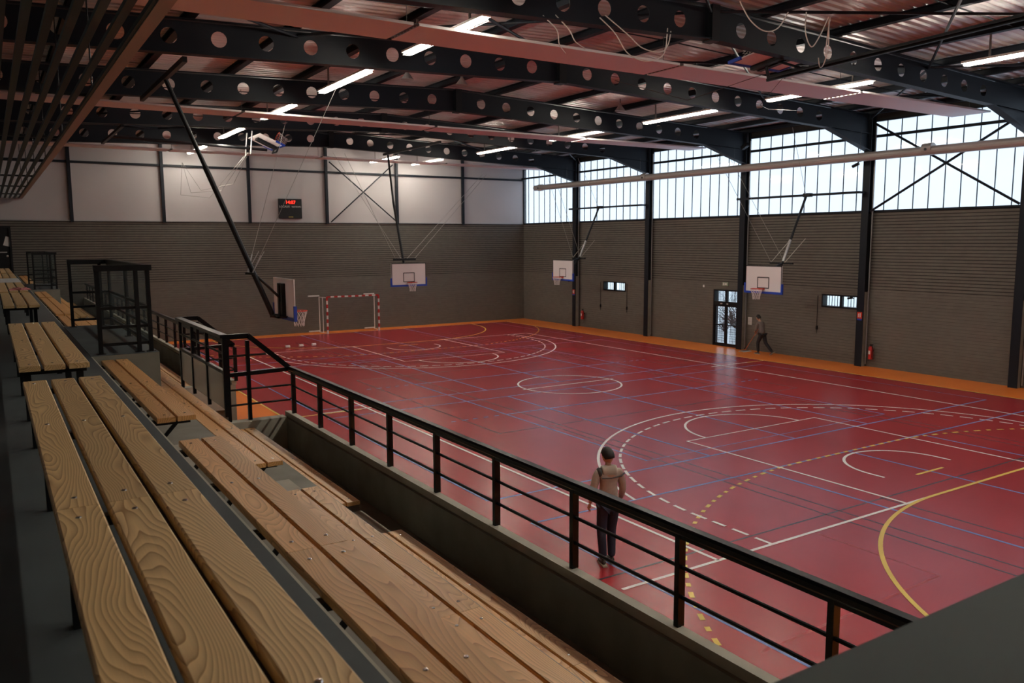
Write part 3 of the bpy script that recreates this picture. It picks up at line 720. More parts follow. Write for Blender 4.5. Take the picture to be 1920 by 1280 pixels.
row_bench('B', -14.98, -8.3, xB, zsB, ZB, XB, 'two-plank bench on the middle tier, beside the dusty panel guard')
row_bench('B', -6.0, 2.5, xB, zsB, ZB, XB, 'two-plank bench on the middle tier, past the players entrance')
row_bench('B', 3.5, 20.5, xB, zsB, ZB, XB, 'two-plank bench on the middle tier, last before the end wall')
row_bench('C', -21.5, -15.63, xC, zsC, ZC, XC, 'two-plank bench on the lowest tier, nearest the camera')
row_bench('C', -14.585, -10.45, xC, zsC, ZC, XC, 'two-plank bench on the lowest tier, ending at the near entrance wall')
row_bench('C', -6.65, 3.0, xC, zsC, ZC, XC, 'two-plank bench on the lowest tier, past the players entrance')
row_bench('C', 4.0, 20.5, xC, zsC, ZC, XC, 'two-plank bench on the lowest tier, last before the end wall')
# ---- raised platforms with glazed guards
def platform(y0, y1, lab, lab2):
    p = MB().box(XA+0.0, -15.0, y0, y1, ZA, ZW).build('raised_platform', 'concrete'); tag(p, lab, 'platform', 'platforms level with the walkway')
    MB().box(XA, -15.0, y0+0.0, y1, ZW, ZW+0.004).build('platform_surface', 'walkway', p)
    g = empty('glazed_guard', (-15.4, (y0+y1)/2, ZW), lab2, 'guard rail', 'glazed guards on the platforms'); ya, yb = y0+0.15-(y0+y1)/2, y1-0.15-(y0+y1)/2
    xa, xb = -0.26, 0.33; H = 1.05
    for x, y in ((xa, ya), (xb-0.14, ya), (xb, ya), (xb, 0.0), (xb, yb), (xb-0.14, yb), (xa, yb)):
        q = MB().box(x-0.025, x+0.025, y-0.025, y+0.025, 0, H).build('post', 'black', g)
        MB().box(x-0.05, x+0.05, y-0.05, y+0.05, 0.004, 0.012).build('foot_plate', 'black', q)
    for y in (ya, yb):
        MB().box(xa-0.03, xb+0.05, y-0.045, y+0.045, H, H+0.075).build('top_rail', 'black', g)
        for h in (0.12, 0.34, 0.58): MB().box(xa+0.02, xb, y-0.015, y+0.015, h-0.018, h+0.018).build('rail', 'black', g)
        for a, b in ((xa+0.03, xb-0.17), (xb-0.11, xb-0.03)):
            MB().box(a, b, y-0.004, y+0.004, 0.60, H).build('pane', 'plexi', g)
            MB().box(a, b, y-0.004, y+0.004, 0.14, 0.56).build('pane', 'plexi', g)
    MB().box(xb-0.05, xb+0.05, ya+.045, yb-.045, H, H+0.075).build('top_rail', 'black', g)
    for h in (0.12, 0.34, 0.58): MB().box(xb-0.015, xb+0.015, ya, yb, h-0.018, h+0.018).build('rail', 'black', g)
    for a, b in ((ya+0.03, -0.03), (0.03, yb-0.03)): MB().box(xb-0.004, xb+0.004, a, b, 0.14, H).build('pane', 'plexi', g)
platform(-11.3, -6.95, 'concrete platform at walkway level, nearer of two', 'black framed glazed guard on the nearer platform')
platform(6.0, 10.4, 'concrete platform at walkway level, further of two', 'black framed glazed guard on the further platform')
# ---- guard wall close to the camera
tag(MB().box(-15.78, -12.98, -22.45, -21.7, 0, 4.215).build('guard_wall', 'guard_wall'), 'blurred dark grey guard wall close to the camera, bottom right', 'wall')
# ---- slatted ceiling over the walkway
sc_ = empty('slatted_ceiling', (-16, 0, 7.0), 'dark slatted ceiling hanging over the walkway', 'slatted ceiling')
for k in range(8):
    x = -16.54 + 0.187*k + (0.0 if k < 6 else 0)
    w = 0.075
    if k == 7: continue
    MB().box(x+16-w/2, x+16+w/2, YN, YE-0.05, 0.0, 0.05 if k < 6 else 0.05).build('slat', 'slat', sc_)
for k in range(7):
    x = -16.727-0.187*k; MB().box(x+16-0.037, x+16+0.037, YN, YE-0.05, 0.0, 0.05).build('slat', 'slat', sc_)
MB().box(-15.42+16, -15.29+16, YN, YE-0.05, -0.01, 0.10).build('edge_beam', 'edge_beam', sc_)
for k in range(9):
    y = -26+k*5.6; MB().box(-18+16, -15.42+16, y-0.03, y+0.03, 0.05, 0.10).build('batten', 'black', sc_)
    MB().tube((-15.36+16, y, 0.14), (-15.36+16, y, zbot(-15.36)+RD-7.0), 0.012, 5).build('hanger', 'black', sc_)
    MB().tube((-17.4+16, y, 0.10), (-17.4+16, y, zbot(-17.4)+RD-7.0), 0.012, 5).build('hanger', 'black', sc_)

# ================================================================== BASKETBALL BACKSTOPS
def backboard(name, R, loc, lab, bracket=True):
    """R: 3x3 rotation; local x = width, z = up the board, -y = playing side; origin = lower edge centre"""
    b = empty(name, (0, 0, 0), lab, 'basketball hoop', 'basketball backstops')
    b.matrix_world = Matrix.Translation(loc) @ R.to_4x4()
    bd = MB().box(-0.9, 0.9, 0.0, 0.03, 0, 1.05).build('backboard', 'board', b)
    t = 0.035
    MB().box(-0.9, 0.9, -0.004, 0.0, 1.05-t, 1.05).box(-0.9, -0.9+t, -0.004, 0, 0, 1.05-t).box(0.9-t, 0.9, -0.004, 0, 0, 1.05-t).build('border', 'black', bd)
    MB().box(-0.295, 0.295, -0.004, 0, 0.15, 0.15+t).box(-0.295, 0.295, -0.004, 0, 0.60-t, 0.60).box(-0.295, -0.295+t, -0.004, 0, 0.15+t, 0.60-t).box(0.295-t, 0.295, -0.004, 0, 0.15+t, 0.60-t).build('target_square', 'black', bd)
    MB().box(-0.94, 0.94, -0.025, 0.055, -0.055, 0.03).build('pad', 'blue_pad', bd)
    for s in (-1, 1):
        x0, x1 = (-0.94, -0.88) if s < 0 else (0.88, 0.94)
        MB().box(x0, x1, -0.025, 0.055, 0.03, 0.35).build('pad', 'blue_pad', bd)
    rm = MB().torus((0, -0.375, 0.15), 0.225, 0.012, 24, 6).box(-0.09, 0.09, -0.16, -0.004, 0.10, 0.155).build('rim', 'red_rim', b)
    nt = MB(); n = 12; lv = [(0.225, 0.15), (0.20, 0.05), (0.165, -0.05), (0.14, -0.15), (0.135, -0.27)]
    def P_(k, i): r, z = lv[i]; a = 2*PI*(k+0.5*i)/n; return (r*math.cos(a), -0.375+r*math.sin(a), z)
    for i in range(4):
        for k in range(n):
            nt.tube(P_(k, i), P_(k, i+1), 0.0055, 4); nt.tube(P_(k, i), P_(k-1, i+1), 0.0055, 4)
    nt.build('net', 'net', rm)
    MB().box(-0.20, -0.06, 0.036, 0.14, 0.0, 0.92).box(0.06, 0.20, 0.036, 0.14, 0.0, 0.92).box(-0.06, 0.06, 0.036, 0.12, 0.0, 0.42).box(-0.06, 0.06, 0.036, 0.12, 0.86, 0.92).build('mount_channel', 'black', b)
    if bracket: MB().box(-0.34, -0.24, 0.036, 0.30, 0.0, 0.05).box(0.24, 0.34, 0.036, 0.3, 0, 0.05).box(-0.34, 0.34, 0.25, 0.3, 0.0, 0.05).build('mount_bracket', 'black', b)
    return b
def wpart(b, mb, name, m):
    """add a part given in world coordinates"""
    o = mb.build(name, m); o.parent = b; bpy.context.view_layer.update(); o.matrix_parent_inverse = b.matrix_world.inverted(); return o
def rotz(a): return Matrix.Rotation(a, 3, 'Z')
# left, lowered, facing the court
b = backboard('basketball_backstop', rotz(PI/2), (-10.1, -0.68, 2.95), 'lowered basketball hoop seen from behind, on a long black mast')
wpart(b, MB().tube((-12.83, -0.68, 8.95), (-10.46, -0.68, 3.05), 0.055, 10).tube((-12.0, -0.68, 6.88), (-10.46, -0.68, 3.05), 0.07, 10), 'mast', 'black')
wpart(b, MB().tube((-10.93, -0.68, 4.2), (-10.25, -0.68, 3.5), 0.035, 8), 'brace', 'black')
wpart(b, MB().tube((-10.50, -0.68, 3.02), (-10.25, -0.68, 2.98), 0.06, 8), 'foot_joint', 'black')
wpart(b, MB().bar((-11.0, -1.05, 4.15), (-11.0, -0.31, 4.15), 0.06, 0.06), 'spreader', 'black')
wpart(b, MB().bar((-12.83, -3.05, 8.98), (-12.83, 2.95, 8.98), 0.10, 0.12), 'support_bar', 'black')
for y0, y1, x1 in ((-0.95, -0.5, -8.35), (-0.45, 5.6, -7.85)):
    wpart(b, MB().tube((-11.0, y0, 4.18), (x1, y1, 9.25), 0.007, 5), 'cable', 'wire')
    pa = Vector((-11.0, y0, 4.18)); pb = Vector((x1, y1, 9.25)); wpart(b, MB().tube(pa, pa.lerp(pb, 0.09), 0.018, 6), 'tensioner', 'grey_metal')
    wpart(b, MB().tube(pa, pa+Vector((0.35, 0.1, 0.55)), 0.010, 5), 'chain', 'grey_metal')
# far main hoop
b = backboard('basketball_backstop', rotz(0), (0, 12.8, 2.90), 'basketball hoop facing the camera in front of the end wall')
wpart(b, MB().tube((-0.02, 13.3, 3.9), (0, 14.4, 6.9), 0.06, 10).tube((0, 14.4, 6.9), (0, 14.9, 9.15), 0.05, 10), 'mast', 'black')
wpart(b, MB().bar((0, 12.9, 3.5), (0, 13.35, 3.95), 0.06, 0.06), 'brace', 'black')
wpart(b, MB().bar((-0.60, 13.2, 4.12), (0.55, 13.2, 4.12), 0.09, 0.09), 'spreader', 'black')
wpart(b, MB().bar((0, 9.4, 9.22), (0, 15.4, 9.22), 0.1, 0.1), 'support_bar', 'black')
for x0, x1 in ((0.5, 9.2), (0.1, 8.9)): wpart(b, MB().tube((x0, 13.2, 4.15), (x1, 20.9, 9.0), 0.010, 5), 'cable', 'wire')
for x0, x1 in ((-0.5, -1.6), (-0.2, -2.2)): wpart(b, MB().tube((x0, 13.2, 4.15), (x1, 16.5, 9.3), 0.008, 5), 'cable', 'wire')
# right wall hoops
for yc, lab, yl in ((12.77, 'basketball hoop on the right wall, far one by the corner column', 15.4), (-0.68, 'basketball hoop on the right wall, near one above the sweeping man', 2.9)):
    b = backboard('basketball_backstop', rotz(-PI/2), (9.0, yc, 2.90), lab)
    wpart(b, MB().tube((11.42, yc, 6.72), (10.55, yc, 4.95), 0.05, 10).tube((10.15, yc, 4.1), (9.5, yc, 3.3), 0.05, 8), 'mast', 'black')
    wpart(b, MB().tube((10.55, yc, 4.95), (10.15, yc, 4.1), 0.06, 10), 'mast_sleeve', 'grey_metal')
    wpart(b, MB().bar((10.12, yc-0.5, 4.02), (10.12, yc+0.62, 4.02), 0.07, 0.07), 'spreader', 'black')
    wpart(b, MB().tube((10.12, yc, 4.02), (9.2, yc, 3.75), 0.04, 8).tube((9.5, yc, 3.3), (9.15, yc, 3.0), 0.04, 8), 'brace', 'black')
    ya = min(COLS, key=lambda c: abs(c-yl)); yb = COLS[COLS.index(ya)+1]
    wpart(b, MB().bar((11.45, ya, 6.75), (11.45, yb, 6.75), 0.09, 0.09).bar((11.45, ya-.05, 6.75), (11.81, ya-.05, 6.75), 0.08, 0.08).bar((11.45, yb+.05, 6.75), (11.81, yb+.05, 6.75), 0.08, 0.08), 'support_bar', 'steel_dark')
    wpart(b, MB().box(11.36, 11.54, yc-0.22, yc+0.12, 6.68, 6.83), 'hinge_clamp', 'black')
    for q, s in ((yc+0.58, 0.0), (yc-0.1, -0.5)):
        wpart(b, MB().tube((10.12, q, 4.05), (11.6, q+4.6, 8.9), 0.009, 5), 'cable', 'wire')
        wpart(b, MB().tube((10.12, q, 4.05), (10.7, q-0.5, 5.0), 0.014, 5), 'stay', 'wire')
    wpart(b, MB().tube((11.4, yc, 6.75), (9.3, yc-0.9, 9.2), 0.008, 5), 'cable', 'wire')
# folded hoop under the far left roof: playing side up
zl = Vector((-0.915, 0, 0.40)).normalized(); fr_ = Vector((0.40, 0, 0.915)).normalized(); yl_ = -fr_; xl_ = yl_.cross(zl)
R = Matrix((xl_, yl_, zl)).transposed()
b = backboard('basketball_backstop', R, (-6.05, 12.8, 9.0), 'basketball hoop folded up under the roof among the far left lights')
wpart(b, MB().tube((-6.5, 12.8, 8.85), (-12.5, 12.8, 9.05), 0.06, 8), 'mast', 'black')
wpart(b, MB().bar((-12.5, 9.4, 9.05), (-12.5, 15.4, 9.05), 0.1, 0.1), 'support_bar', 'black')
for q in (12.4, 13.2): wpart(b, MB().tube((-7.3, q, 8.6), (-7.2, q, 9.55), 0.03, 6), 'tensioner', 'grey_metal')
for k in range(3): wpart(b, MB().path([(-7.3, 12.6+0.2*k, 8.7), (-7.9-0.5*k, 13.0, 7.4-0.3*k), (-9.2-0.4*k, 13.1, 7.1-0.1*k), (-9.9, 13.0, 8.2)], 0.008, 4), 'cable', 'wire')
# folded near main hoop
zl = Vector((0, -1, 0.12)).normalized(); fr_ = Vector((0, 0.12, 1)).normalized(); yl_ = -fr_; xl_ = yl_.cross(zl)
R = Matrix((xl_, yl_, zl)).transposed()
b = backboard('basketball_backstop', R, (0, -7.85, 9.36), 'basketball hoop folded flat under the roof at the top right', False)
wpart(b, MB().bar((0.05, -8.2, 8.95), (0.05, -15.0, 9.12), 0.07, 0.07).bar((-0.14, -8.4, 8.97), (-0.14, -15, 9.14), 0.04, 0.05), 'mast', 'black')
wpart(b, MB().tube((0.05, -8.25, 8.96), (0.0, -8.2, 9.30), 0.04, 8).tube((0.05, -9.4, 9.0), (0.0, -8.5, 9.36), 0.03, 8), 'brace', 'black')
wpart(b, MB().path([(0.3, -8.5, 9.0), (1.2, -7.0, 8.6), (2.5, -6.2, 8.7), (4.5, -5.6, 8.9)], 0.008, 4), 'cable', 'wire_dark')
wpart(b, MB().path([(-0.4, -8.4, 9.0), (-1.5, -7.0, 8.5), (-3.4, -6.4, 8.9)], 0.008, 4), 'cable', 'wire_dark')

# ================================================================== HANDBALL GOAL
g = empty('handball_goal', (0, 20.0, 0), 'red and white striped handball goal before the end wall', 'goal')
def striped(a, b, n, nm_):
    a = Vector(a); b = Vector(b); o = MB().bar(a, b, 0.08, 0.08).build(nm_, 'white_paint', g)
    for k in range(0, n, 2):
        p = a.lerp(b, k/n); q = a.lerp(b, (k+1)/n); MB().bar(p, q, 0.086, 0.086).build('red_band', 'red_paint', o)
for s in (-1, 1):
    striped((s*1.5, 0, 2.0), (s*1.5, 0, 0.2), 9, 'goal_post')
    MB().box(s*1.5-0.04, s*1.5+0.04, -0.04, 0.04, 0, 0.2).build('post_foot', 'white_paint', g)
    fr = MB().bar((s*1.5, 0.04, 1.96), (s*1.62, 0.9, 1.96), 0.035, 0.035).bar((s*1.5, 0.04, 0.03), (s*1.62, 1.0, 0.03), 0.035, 0.035)
    fr.bar((s*1.62, 0.35, 0.03), (s*1.62, 0.35, 1.96), 0.035, 0.035).bar((s*1.62, 0.9, 0.03), (s*1.62, 0.9, 1.96), 0.035, 0.035).build('side_frame', 'white_paint', g)
    for z in (0.06, 2.0): MB().box(s*1.62-0.62 if s < 0 else s*1.62-0.62, s*1.62+0.0 if s < 0 else s*1.62-0.0, 0.85, 0.95, z, z+0.06).build('fold_arm', 'white_paint', g)
striped((-1.5, 0, 2.0), (1.5, 0, 2.0), 15, 'crossbar')
MB().tube((-0.6, 0.9, 0.05), (0.6, 0.9, 1.95), 0.006, 4).build('net_cord', 'wire_dark', g)

# ================================================================== SMALL THINGS ON WALLS AND FLOOR
def text_obj(body, size, m, parent, name, M4):
    cu = bpy.data.curves.new(name, 'FONT'); cu.body = body; cu.size = size; cu.align_x = 'CENTER'; cu.align_y = 'CENTER'; cu.extrude = 0.002; cu.resolution_u = 2
    tmp = bpy.data.objects.new(name, cu); C.objects.link(tmp); bpy.context.view_layer.update()
    me = bpy.data.meshes.new_from_object(tmp.evaluated_get(bpy.context.evaluated_depsgraph_get()))
    bpy.data.objects.remove(tmp); bpy.data.curves.remove(cu)
    me.materials.clear(); me.materials.append(M[m]); o = bpy.data.objects.new(name, me); C.objects.link(o)
    o.parent = parent; o.matrix_local = M4; return o
face_mY = Matrix.Rotation(PI/2, 4, 'X')                               # text facing -Y
face_mX = Matrix.Rotation(-PI/2, 4, 'Z') @ Matrix.Rotation(PI/2, 4, 'X')   # text facing -X
s = empty('scoreboard', (-2.96, YE-0.12, 6.74), 'black electronic scoreboard with red digits on the end wall', 'scoreboard')
MB().box(-0.62, 0.62, -0.06, 0.11, -0.52, 0.52).build('case', 'black', s, bevel=0.015)
text_obj('14:07', 0.25, 'led_red', s, 'red_digits', Matrix.Translation((0.0, -0.066, 0.33)) @ face_mY)
text_obj('LOCAUX', 0.14, 'paper', s, 'lettering', Matrix.Translation((-0.33, -0.066, 0.10)) @ face_mY)
text_obj('VISITEURS', 0.115, 'paper', s, 'lettering', Matrix.Translation((0.31, -0.066, 0.10)) @ face_mY)
MB().box(-0.12, 0.12, -0.066, -0.06, -0.45, -0.43).build('maker_plate', 'line_yellow', s)
# fire extinguishers, their signs
def extinguisher(loc, lab):
    e = empty('fire_extinguisher', loc, lab, 'extinguisher', 'red fire extinguishers')
    MB().lathe([(0.0, 0), (0.085, 0.0), (0.09, 0.03), (0.09, 0.42), (0.07, 0.48), (0.03, 0.51), (0.0, 0.51)], 16).build('cylinder', 'red_paint', e, smooth=True)
    MB().lathe([(0.025, 0.5), (0.025, 0.56), (0.0, 0.56)], 10).box(-0.02, 0.02, -0.09, 0.04, 0.56, 0.585).build('valve', 'black', e)
    MB().path([(0, -0.05, 0.55), (-0.06, -0.11, 0.45), (-0.07, -0.11, 0.2), (-0.05, -0.10, 0.08)], 0.012, 6).build('hose', 'black', e)
    MB().box(-0.093, -0.088, -0.04, 0.04, 0.2, 0.34).build('label_plate', 'paper', e)
    MB().box(0.06, 0.16, -0.03, 0.03, 0.30, 0.36).build('wall_hook', 'black', e)
    return e
extinguisher((11.94, 14.85, 0.45), 'red fire extinguisher beside the far corner column')
extinguisher((11.94, -3.55, 0.32), 'red fire extinguisher beside the column near the slit window')
for y, lab in ((15.5, 'small red fire sign on the far corner column'), (-3.1, 'small red fire sign on the column near the slit window')):
    q = empty('fire_sign', (11.79, y, 1.88), lab, 'sign', 'fire extinguisher signs')
    MB().box(-0.012, 0.006, -0.10, 0.10, 0.0, 0.26).build('plate', 'red_rim', q)
    MB().box(-0.016, -0.012, -0.05, -0.01, 0.06, 0.22).build('pictogram', 'paper', q)
    MB().box(-0.016, -0.012, 0.02, 0.06, 0.06, 0.20).build('pictogram', 'paper', q)
    MB().box(-0.014, 0.006, -0.10, 0.10, -0.06, 0.0).build('lower_plate', 'blue_pad', q)
q = empty('exit_sign', (12.07, 4.1, 2.84), 'pale green exit sign above the glazed door', 'sign')
MB().box(-0.05, 0.028, -0.17, 0.17, 0, 0.17).build('case', 'green_sign', q)
MB().box(-0.054, -0.05, -0.10, 0.02, 0.05, 0.12).build('pictogram', 'paper', q)
MB().box(-0.054, -0.05, 0.05, 0.12, 0.03, 0.14).build('pictogram', 'paper', q)
tag(MB().box(12.06, 12.098, 5.45, 5.54, 2.72, 2.83).build('wall_sensor', 'paper'), 'small white wall sensor left of the exit sign', 'sensor')
q = empty('paper_notice', (12.085, 2.62, 1.15), 'white paper notice on the wall right of the glazed door', 'notice')
MB().box(-0.004, 0.008, -0.11, 0.11, 0, 0.34).build('sheet', 'paper', q)
for i in range(5): MB().box(-0.006, -0.004, -0.08, 0.08, 0.06+i*0.05, 0.075+i*0.05).build('text_line', 'grey_metal', q)
for y, z, lab in ((15.85, 2.62, 'black camera arm high on the far corner column'), (-2.62, 2.65, 'black camera arm on the column by the near slit window')):
    q = empty('wall_camera', (11.8, y-0.2, z), lab, 'camera', 'black column cameras')
    MB().bar((0.0, 0, 0), (-0.12, 0.06, 0.02), 0.03, 0.03).build('arm', 'black', q); MB().bar((-0.09, 0.0, 0.04), (-0.13, 0.2, 0.0), 0.08, 0.08).build('body', 'black', q)
q = empty('floodlight', (11.75, -2.95, 7.95), 'small black spotlight on the column before the brightest windows', 'spotlight')
MB().bar((0, 0, 0), (-0.1, 0.15, -0.05), 0.03, 0.03).build('arm', 'black', q); MB().tube((-0.1, 0.1, -0.1), (-0.12, 0.35, -0.2), 0.06, 10).build('head', 'black', q)
q = empty('loudspeaker', (10.9, 2.0, 9.02), 'small black loudspeaker hanging before the middle window', 'speaker')
MB().bar((0, 0, 0), (0, 0.3, -0.15), 0.16, 0.16).build('body', 'black', q); MB().tube((0, 0, 0.05), (0, 0, 0.45), 0.02, 6).build('bracket', 'black', q)
for y, lab in ((11.1, 'thin window winder rod right of the far slit window'), (13.35, 'thin window winder rod left of the far slit window'), (-0.95, 'thin window winder rod left of the near slit window')):
    q = empty('window_winder', (12.06, y, 1.0), lab, 'winder rod', 'window winder rods')
    MB().tube((0, 0, 0.1), (0, 0, 1.65), 0.012, 6).build('rod', 'black', q); MB().box(-0.03, 0.03, -0.03, 0.03, 0.25, 0.40).build('crank', 'black', q)
# weights on the court
wt = MB().lathe([(0, 0), (0.05, 0.0), (0.07, 0.02), (0.07, 0.2), (0.05, 0.22), (0, 0.22)], 14)
wm_ = wt.mesh('body', 'white_paint')
for k, (x, y, l) in enumerate(((-5.3, 15.25, 'left one'), (-4.64, 15.27, 'middle one'), (-4.0, 15.3, 'right one'))):
    q = empty('goal_weight', (x, y, 0.072), 'small white cylindrical weight on the red floor, %s of three' % l, 'weight', 'white weights on the court')
    o = inst(wm_, 'body', q); o.rotation_euler = (PI/2, 0, PI/2+0.15*k); MB().torus((0, 0, 0.08), 0.03, 0.006, 10, 4).build('ring', 'grey_metal', q)
# lights on the slat void and things on the walkway
q = empty('red_bucket', (-16.75, 10.5, ZW), 'red bucket on the walkway beside the far benches', 'bucket')
MB().lathe([(0.0, 0.0), (0.15, 0.0), (0.20, 0.34), (0.215, 0.34), (0.215, 0.36), (0.19, 0.36), (0.14, 0.02), (0, 0.02)], 18).build('body', 'red_paint', q)
MB().path([(-0.2, 0, 0.35), (-0.12, 0, 0.5), (0, 0, 0.55), (0.12, 0, 0.5), (0.2, 0, 0.35)], 0.008, 5).build('handle', 'grey_metal', q)
q = empty('mop', (-16.75, 10.52, ZW+0.05), 'mop standing in the red bucket on the walkway', 'mop')
MB().tube((0, 0, 0), (-0.15, 0.35, 1.35), 0.012, 6).build('handle', 'grey_metal', q); MB().lathe([(0, 0), (0.1, 0), (0.06, 0.15), (0, 0.16)], 10).build('head', 'cotton', q)
q = empty('door_notice', (-15.98, YE+0.05, 5.05), 'tilted white paper sheet on the black door at the end of the walkway', 'notice')
o = MB().box(-0.15, 0.15, -0.012, 0.0, -0.21, 0.21).build('sheet', 'paper', q); o.rotation_euler[1] = 0.3
tag(MB().lathe([(0, 0), (0.05, 0), (0.05, 0.02), (0, 0.025)], 12).build('lock_disc', 'chrome'), 'round metal lock on the black door at the end of the walkway', 'lock').matrix_world = Matrix.Translation((-16.05, YE+0.055, 4.4)) @ Matrix.Rotation(PI/2, 4, 'X')
tag(MB().box(-16.64, -16.14, 0.9, 3.6, 4.021, 4.024).build('plastic_film', 'plastic_film'), 'white protective film on the fourth walkway bench', 'film')
# pink cloth
vs_ = []; n_ = 10
for i in range(n_):
    for j in range(n_):
        u_, v_ = i/(n_-1), j/(n_-1); e_ = min(u_, 1-u_, v_, 1-v_)
        vs_.append((-0.2+0.4*u_, -0.2+0.4*v_+0.04*math.sin(9*u_), 0.004 + (0.03+0.03*math.sin(13*u_+3*v_)*math.sin(11*v_))*min(1, 4*e_)))
cl = MB().add(vs_, [(i*n_+j, (i+1)*n_+j, (i+1)*n_+j+1, i*n_+j+1) for i in range(n_-1) for j in range(n_-1)]).build('cloth', 'pink_cloth', None, (-16.28, -2.9, 4.02))
sm = cl.modifiers.new('thick', 'SOLIDIFY'); sm.thickness = 0.004; tag(cl, 'crumpled pink cloth lying on the fourth walkway bench', 'cloth')
# hanging cables near the roof
def hang(name, pts, r, m, lab):
    # smooth the control points
    out = []
    P = [Vector(p) for p in pts]; P = [P[0]] + P + [P[-1]]
    for i in range(1, len(P)-2):
        for k in range(8):
            t = k/8; a, b_, c, d = P[i-1], P[i], P[i+1], P[i+2]
            out.append(0.5*((2*b_)+(-a+c)*t+(2*a-5*b_+4*c-d)*t*t+(-a+3*b_-3*c+d)*t**3))
    out.append(P[-2]); o = MB().path(out, r, 6).build(name, m); return tag(o, lab, 'cable', 'loose cables under the roof')
hang('loose_cable', [(-7.3, -8.9, 9.35), (-7.0, -8.95, 9.1), (-6.9, -8.9, 8.85), (-6.6, -8.7, 8.75)], 0.012, 'cable', 'white loose cable end hanging under the beam, left one of a pair')
hang('loose_cable', [(-7.0, -8.9, 9.4), (-6.7, -8.95, 9.15), (-6.5, -8.9, 8.95), (-6.1, -8.7, 8.9)], 0.012, 'cable', 'white loose cable end hanging under the beam, right one of a pair')
hang('loose_cable', [(-6.0, -9.05, 9.45), (-5.6, -9.05, 9.2), (-5.2, -9.0, 8.85), (-4.7, -9.0, 8.75), (-4.2, -9.0, 8.95), (-4.1, -9.0, 9.5)], 0.012, 'cable', 'white cable loop hanging below the beam over the near key')
hang('loose_cable', [(-5.9, -9.1, 9.5), (-5.3, -9.1, 9.2), (-4.9, -9.1, 8.98), (-4.4, -9.1, 8.95), (-4.1, -9.02, 9.15), (-4.0, -9.0, 9.45)], 0.012, 'cable', 'shorter white cable loop beside the beam over the near key')
hang('loose_cable', [(-4.3, -11.2, 9.5), (-4.0, -11.2, 9.2), (-3.6, -11.2, 9.05), (-3.2, -11.2, 9.15), (-2.9, -11.2, 9.5)], 0.012, 'cable', 'white cable loop at the top edge, left of the ridge')
hang('loose_cable', [(-2.6, -11.4, 9.5), (-2.6, -11.4, 9.1), (-2.4, -11.4, 8.85), (-2.15, -11.4, 9.1), (-1.9, -11.4, 9.5)], 0.012, 'cable', 'white narrow cable loop at the top edge, right of the ridge')
hang('loose_cable', [(-1.9, -11.4, 9.5), (-1.6, -11.2, 9.0), (-1.2, -10.8, 8.75), (-0.8, -10.4, 8.8), (-0.6, -10.2, 9.05)], 0.012, 'cable', 'white wide cable loop hanging left of the folded hoop')
hang('loose_cable', [(-1.85, -11.4, 9.5), (-1.4, -11.0, 9.1), (-1.0, -10.7, 9.0), (-0.7, -10.6, 9.1)], 0.012, 'cable', 'white shallow cable loop hanging left of the folded hoop')
for k, (x, y, lab) in enumerate(((-5.9, 0.2, 'small grey dome light under the roof, left of the ridge'), (-4.1, 0.1, 'small grey dome light under the roof, near the ridge'), (3.4, 1.5, 'small round ceiling lamp above the middle right light'))):
    q = empty('dome_lamp', (x, y, 9.75), lab, 'lamp', 'small dome lamps'); MB().lathe([(0.03, 0.28), (0.05, 0.2), (0.20, 0.0), (0.0, 0.02)], 14).build('shade', 'grey_metal', q)
    MB().tube((0, 0, 0.26), (0, 0, 0.6), 0.015, 6).build('stem', 'black', q)
# ---- outside the glazed door: snow and bare shrubs
sn = MB().box(XR+0.35, 45, -25, 40, -0.3, -0.06).build('snow_ground', 'snow'); tag(sn, kind='structure')
rnd = random.Random(3)
for k, (x, y, h) in enumerate(((17.5, 7.6, 2.6), (18.6, 9.2, 3.0), (17.2, 8.8, 1.5), (20.5, 11.3, 3.4), (19.0, 6.8, 1.8), (22.0, 9.0, 3.6))):
    mb = MB()
    for i in range(34):
        a = rnd.uniform(0, 2*PI); el = rnd.uniform(0.5, 1.45); L = h*rnd.uniform(0.4, 1)
        p = Vector((0, 0, 0)); d = Vector((math.cos(a)*math.cos(el), math.sin(a)*math.cos(el), math.sin(el)))
        for j in range(3):
            q_ = p+d*L/3; mb.tube(p, q_, 0.022*(1-j*0.3), 4, 0.022*(0.7-j*0.25)); p = q_; d = (d+Vector((rnd.uniform(-.4, .4), rnd.uniform(-.4, .4), rnd.uniform(-.3, .3)))).normalized()
    q = mb.build('bare_shrub', 'twig', None, (x, y, -0.07)); tag(q, 'bare brown shrub in the snow outside the glazed door, '+['left of the tall one', 'tall one behind', 'lowest one in front', 'one at the far right', 'small one near the wall', 'tallest one furthest back'][k], 'shrub', 'bare shrubs outside')

# ================================================================== PEOPLE
def skin_mesh(name, nodes, edges, m, parent, root=0, sub=2):
    """nodes: [(pos, (rx, ry))]; grows a skin and keeps it as a mesh"""
    me = bpy.data.meshes.new(name); me.from_pydata([n[0] for n in nodes], edges, []); o = bpy.data.objects.new(name, me); C.objects.link(o)
    md = o.modifiers.new('skin', 'SKIN'); md.use_smooth_shade = True; md.branch_smoothing = 0.6
    for i, n in enumerate(nodes):
        sv = me.skin_vertices[0].data[i]; sv.radius = n[1] if isinstance(n[1], tuple) else (n[1], n[1]); sv.use_root = (i == root)
    s2 = o.modifiers.new('sub', 'SUBSURF'); s2.levels = sub; s2.render_levels = sub
    bpy.context.view_layer.update()
    nme = bpy.data.meshes.new_from_object(o.evaluated_get(bpy.context.evaluated_depsgraph_get()))
    bpy.data.objects.remove(o); nme.materials.clear(); nme.materials.append(M[m])
    for p in nme.polygons: p.use_smooth = True
    r = bpy.data.objects.new(name, nme); C.objects.link(r); r.parent = parent; return r
def V(*a): return tuple(a)
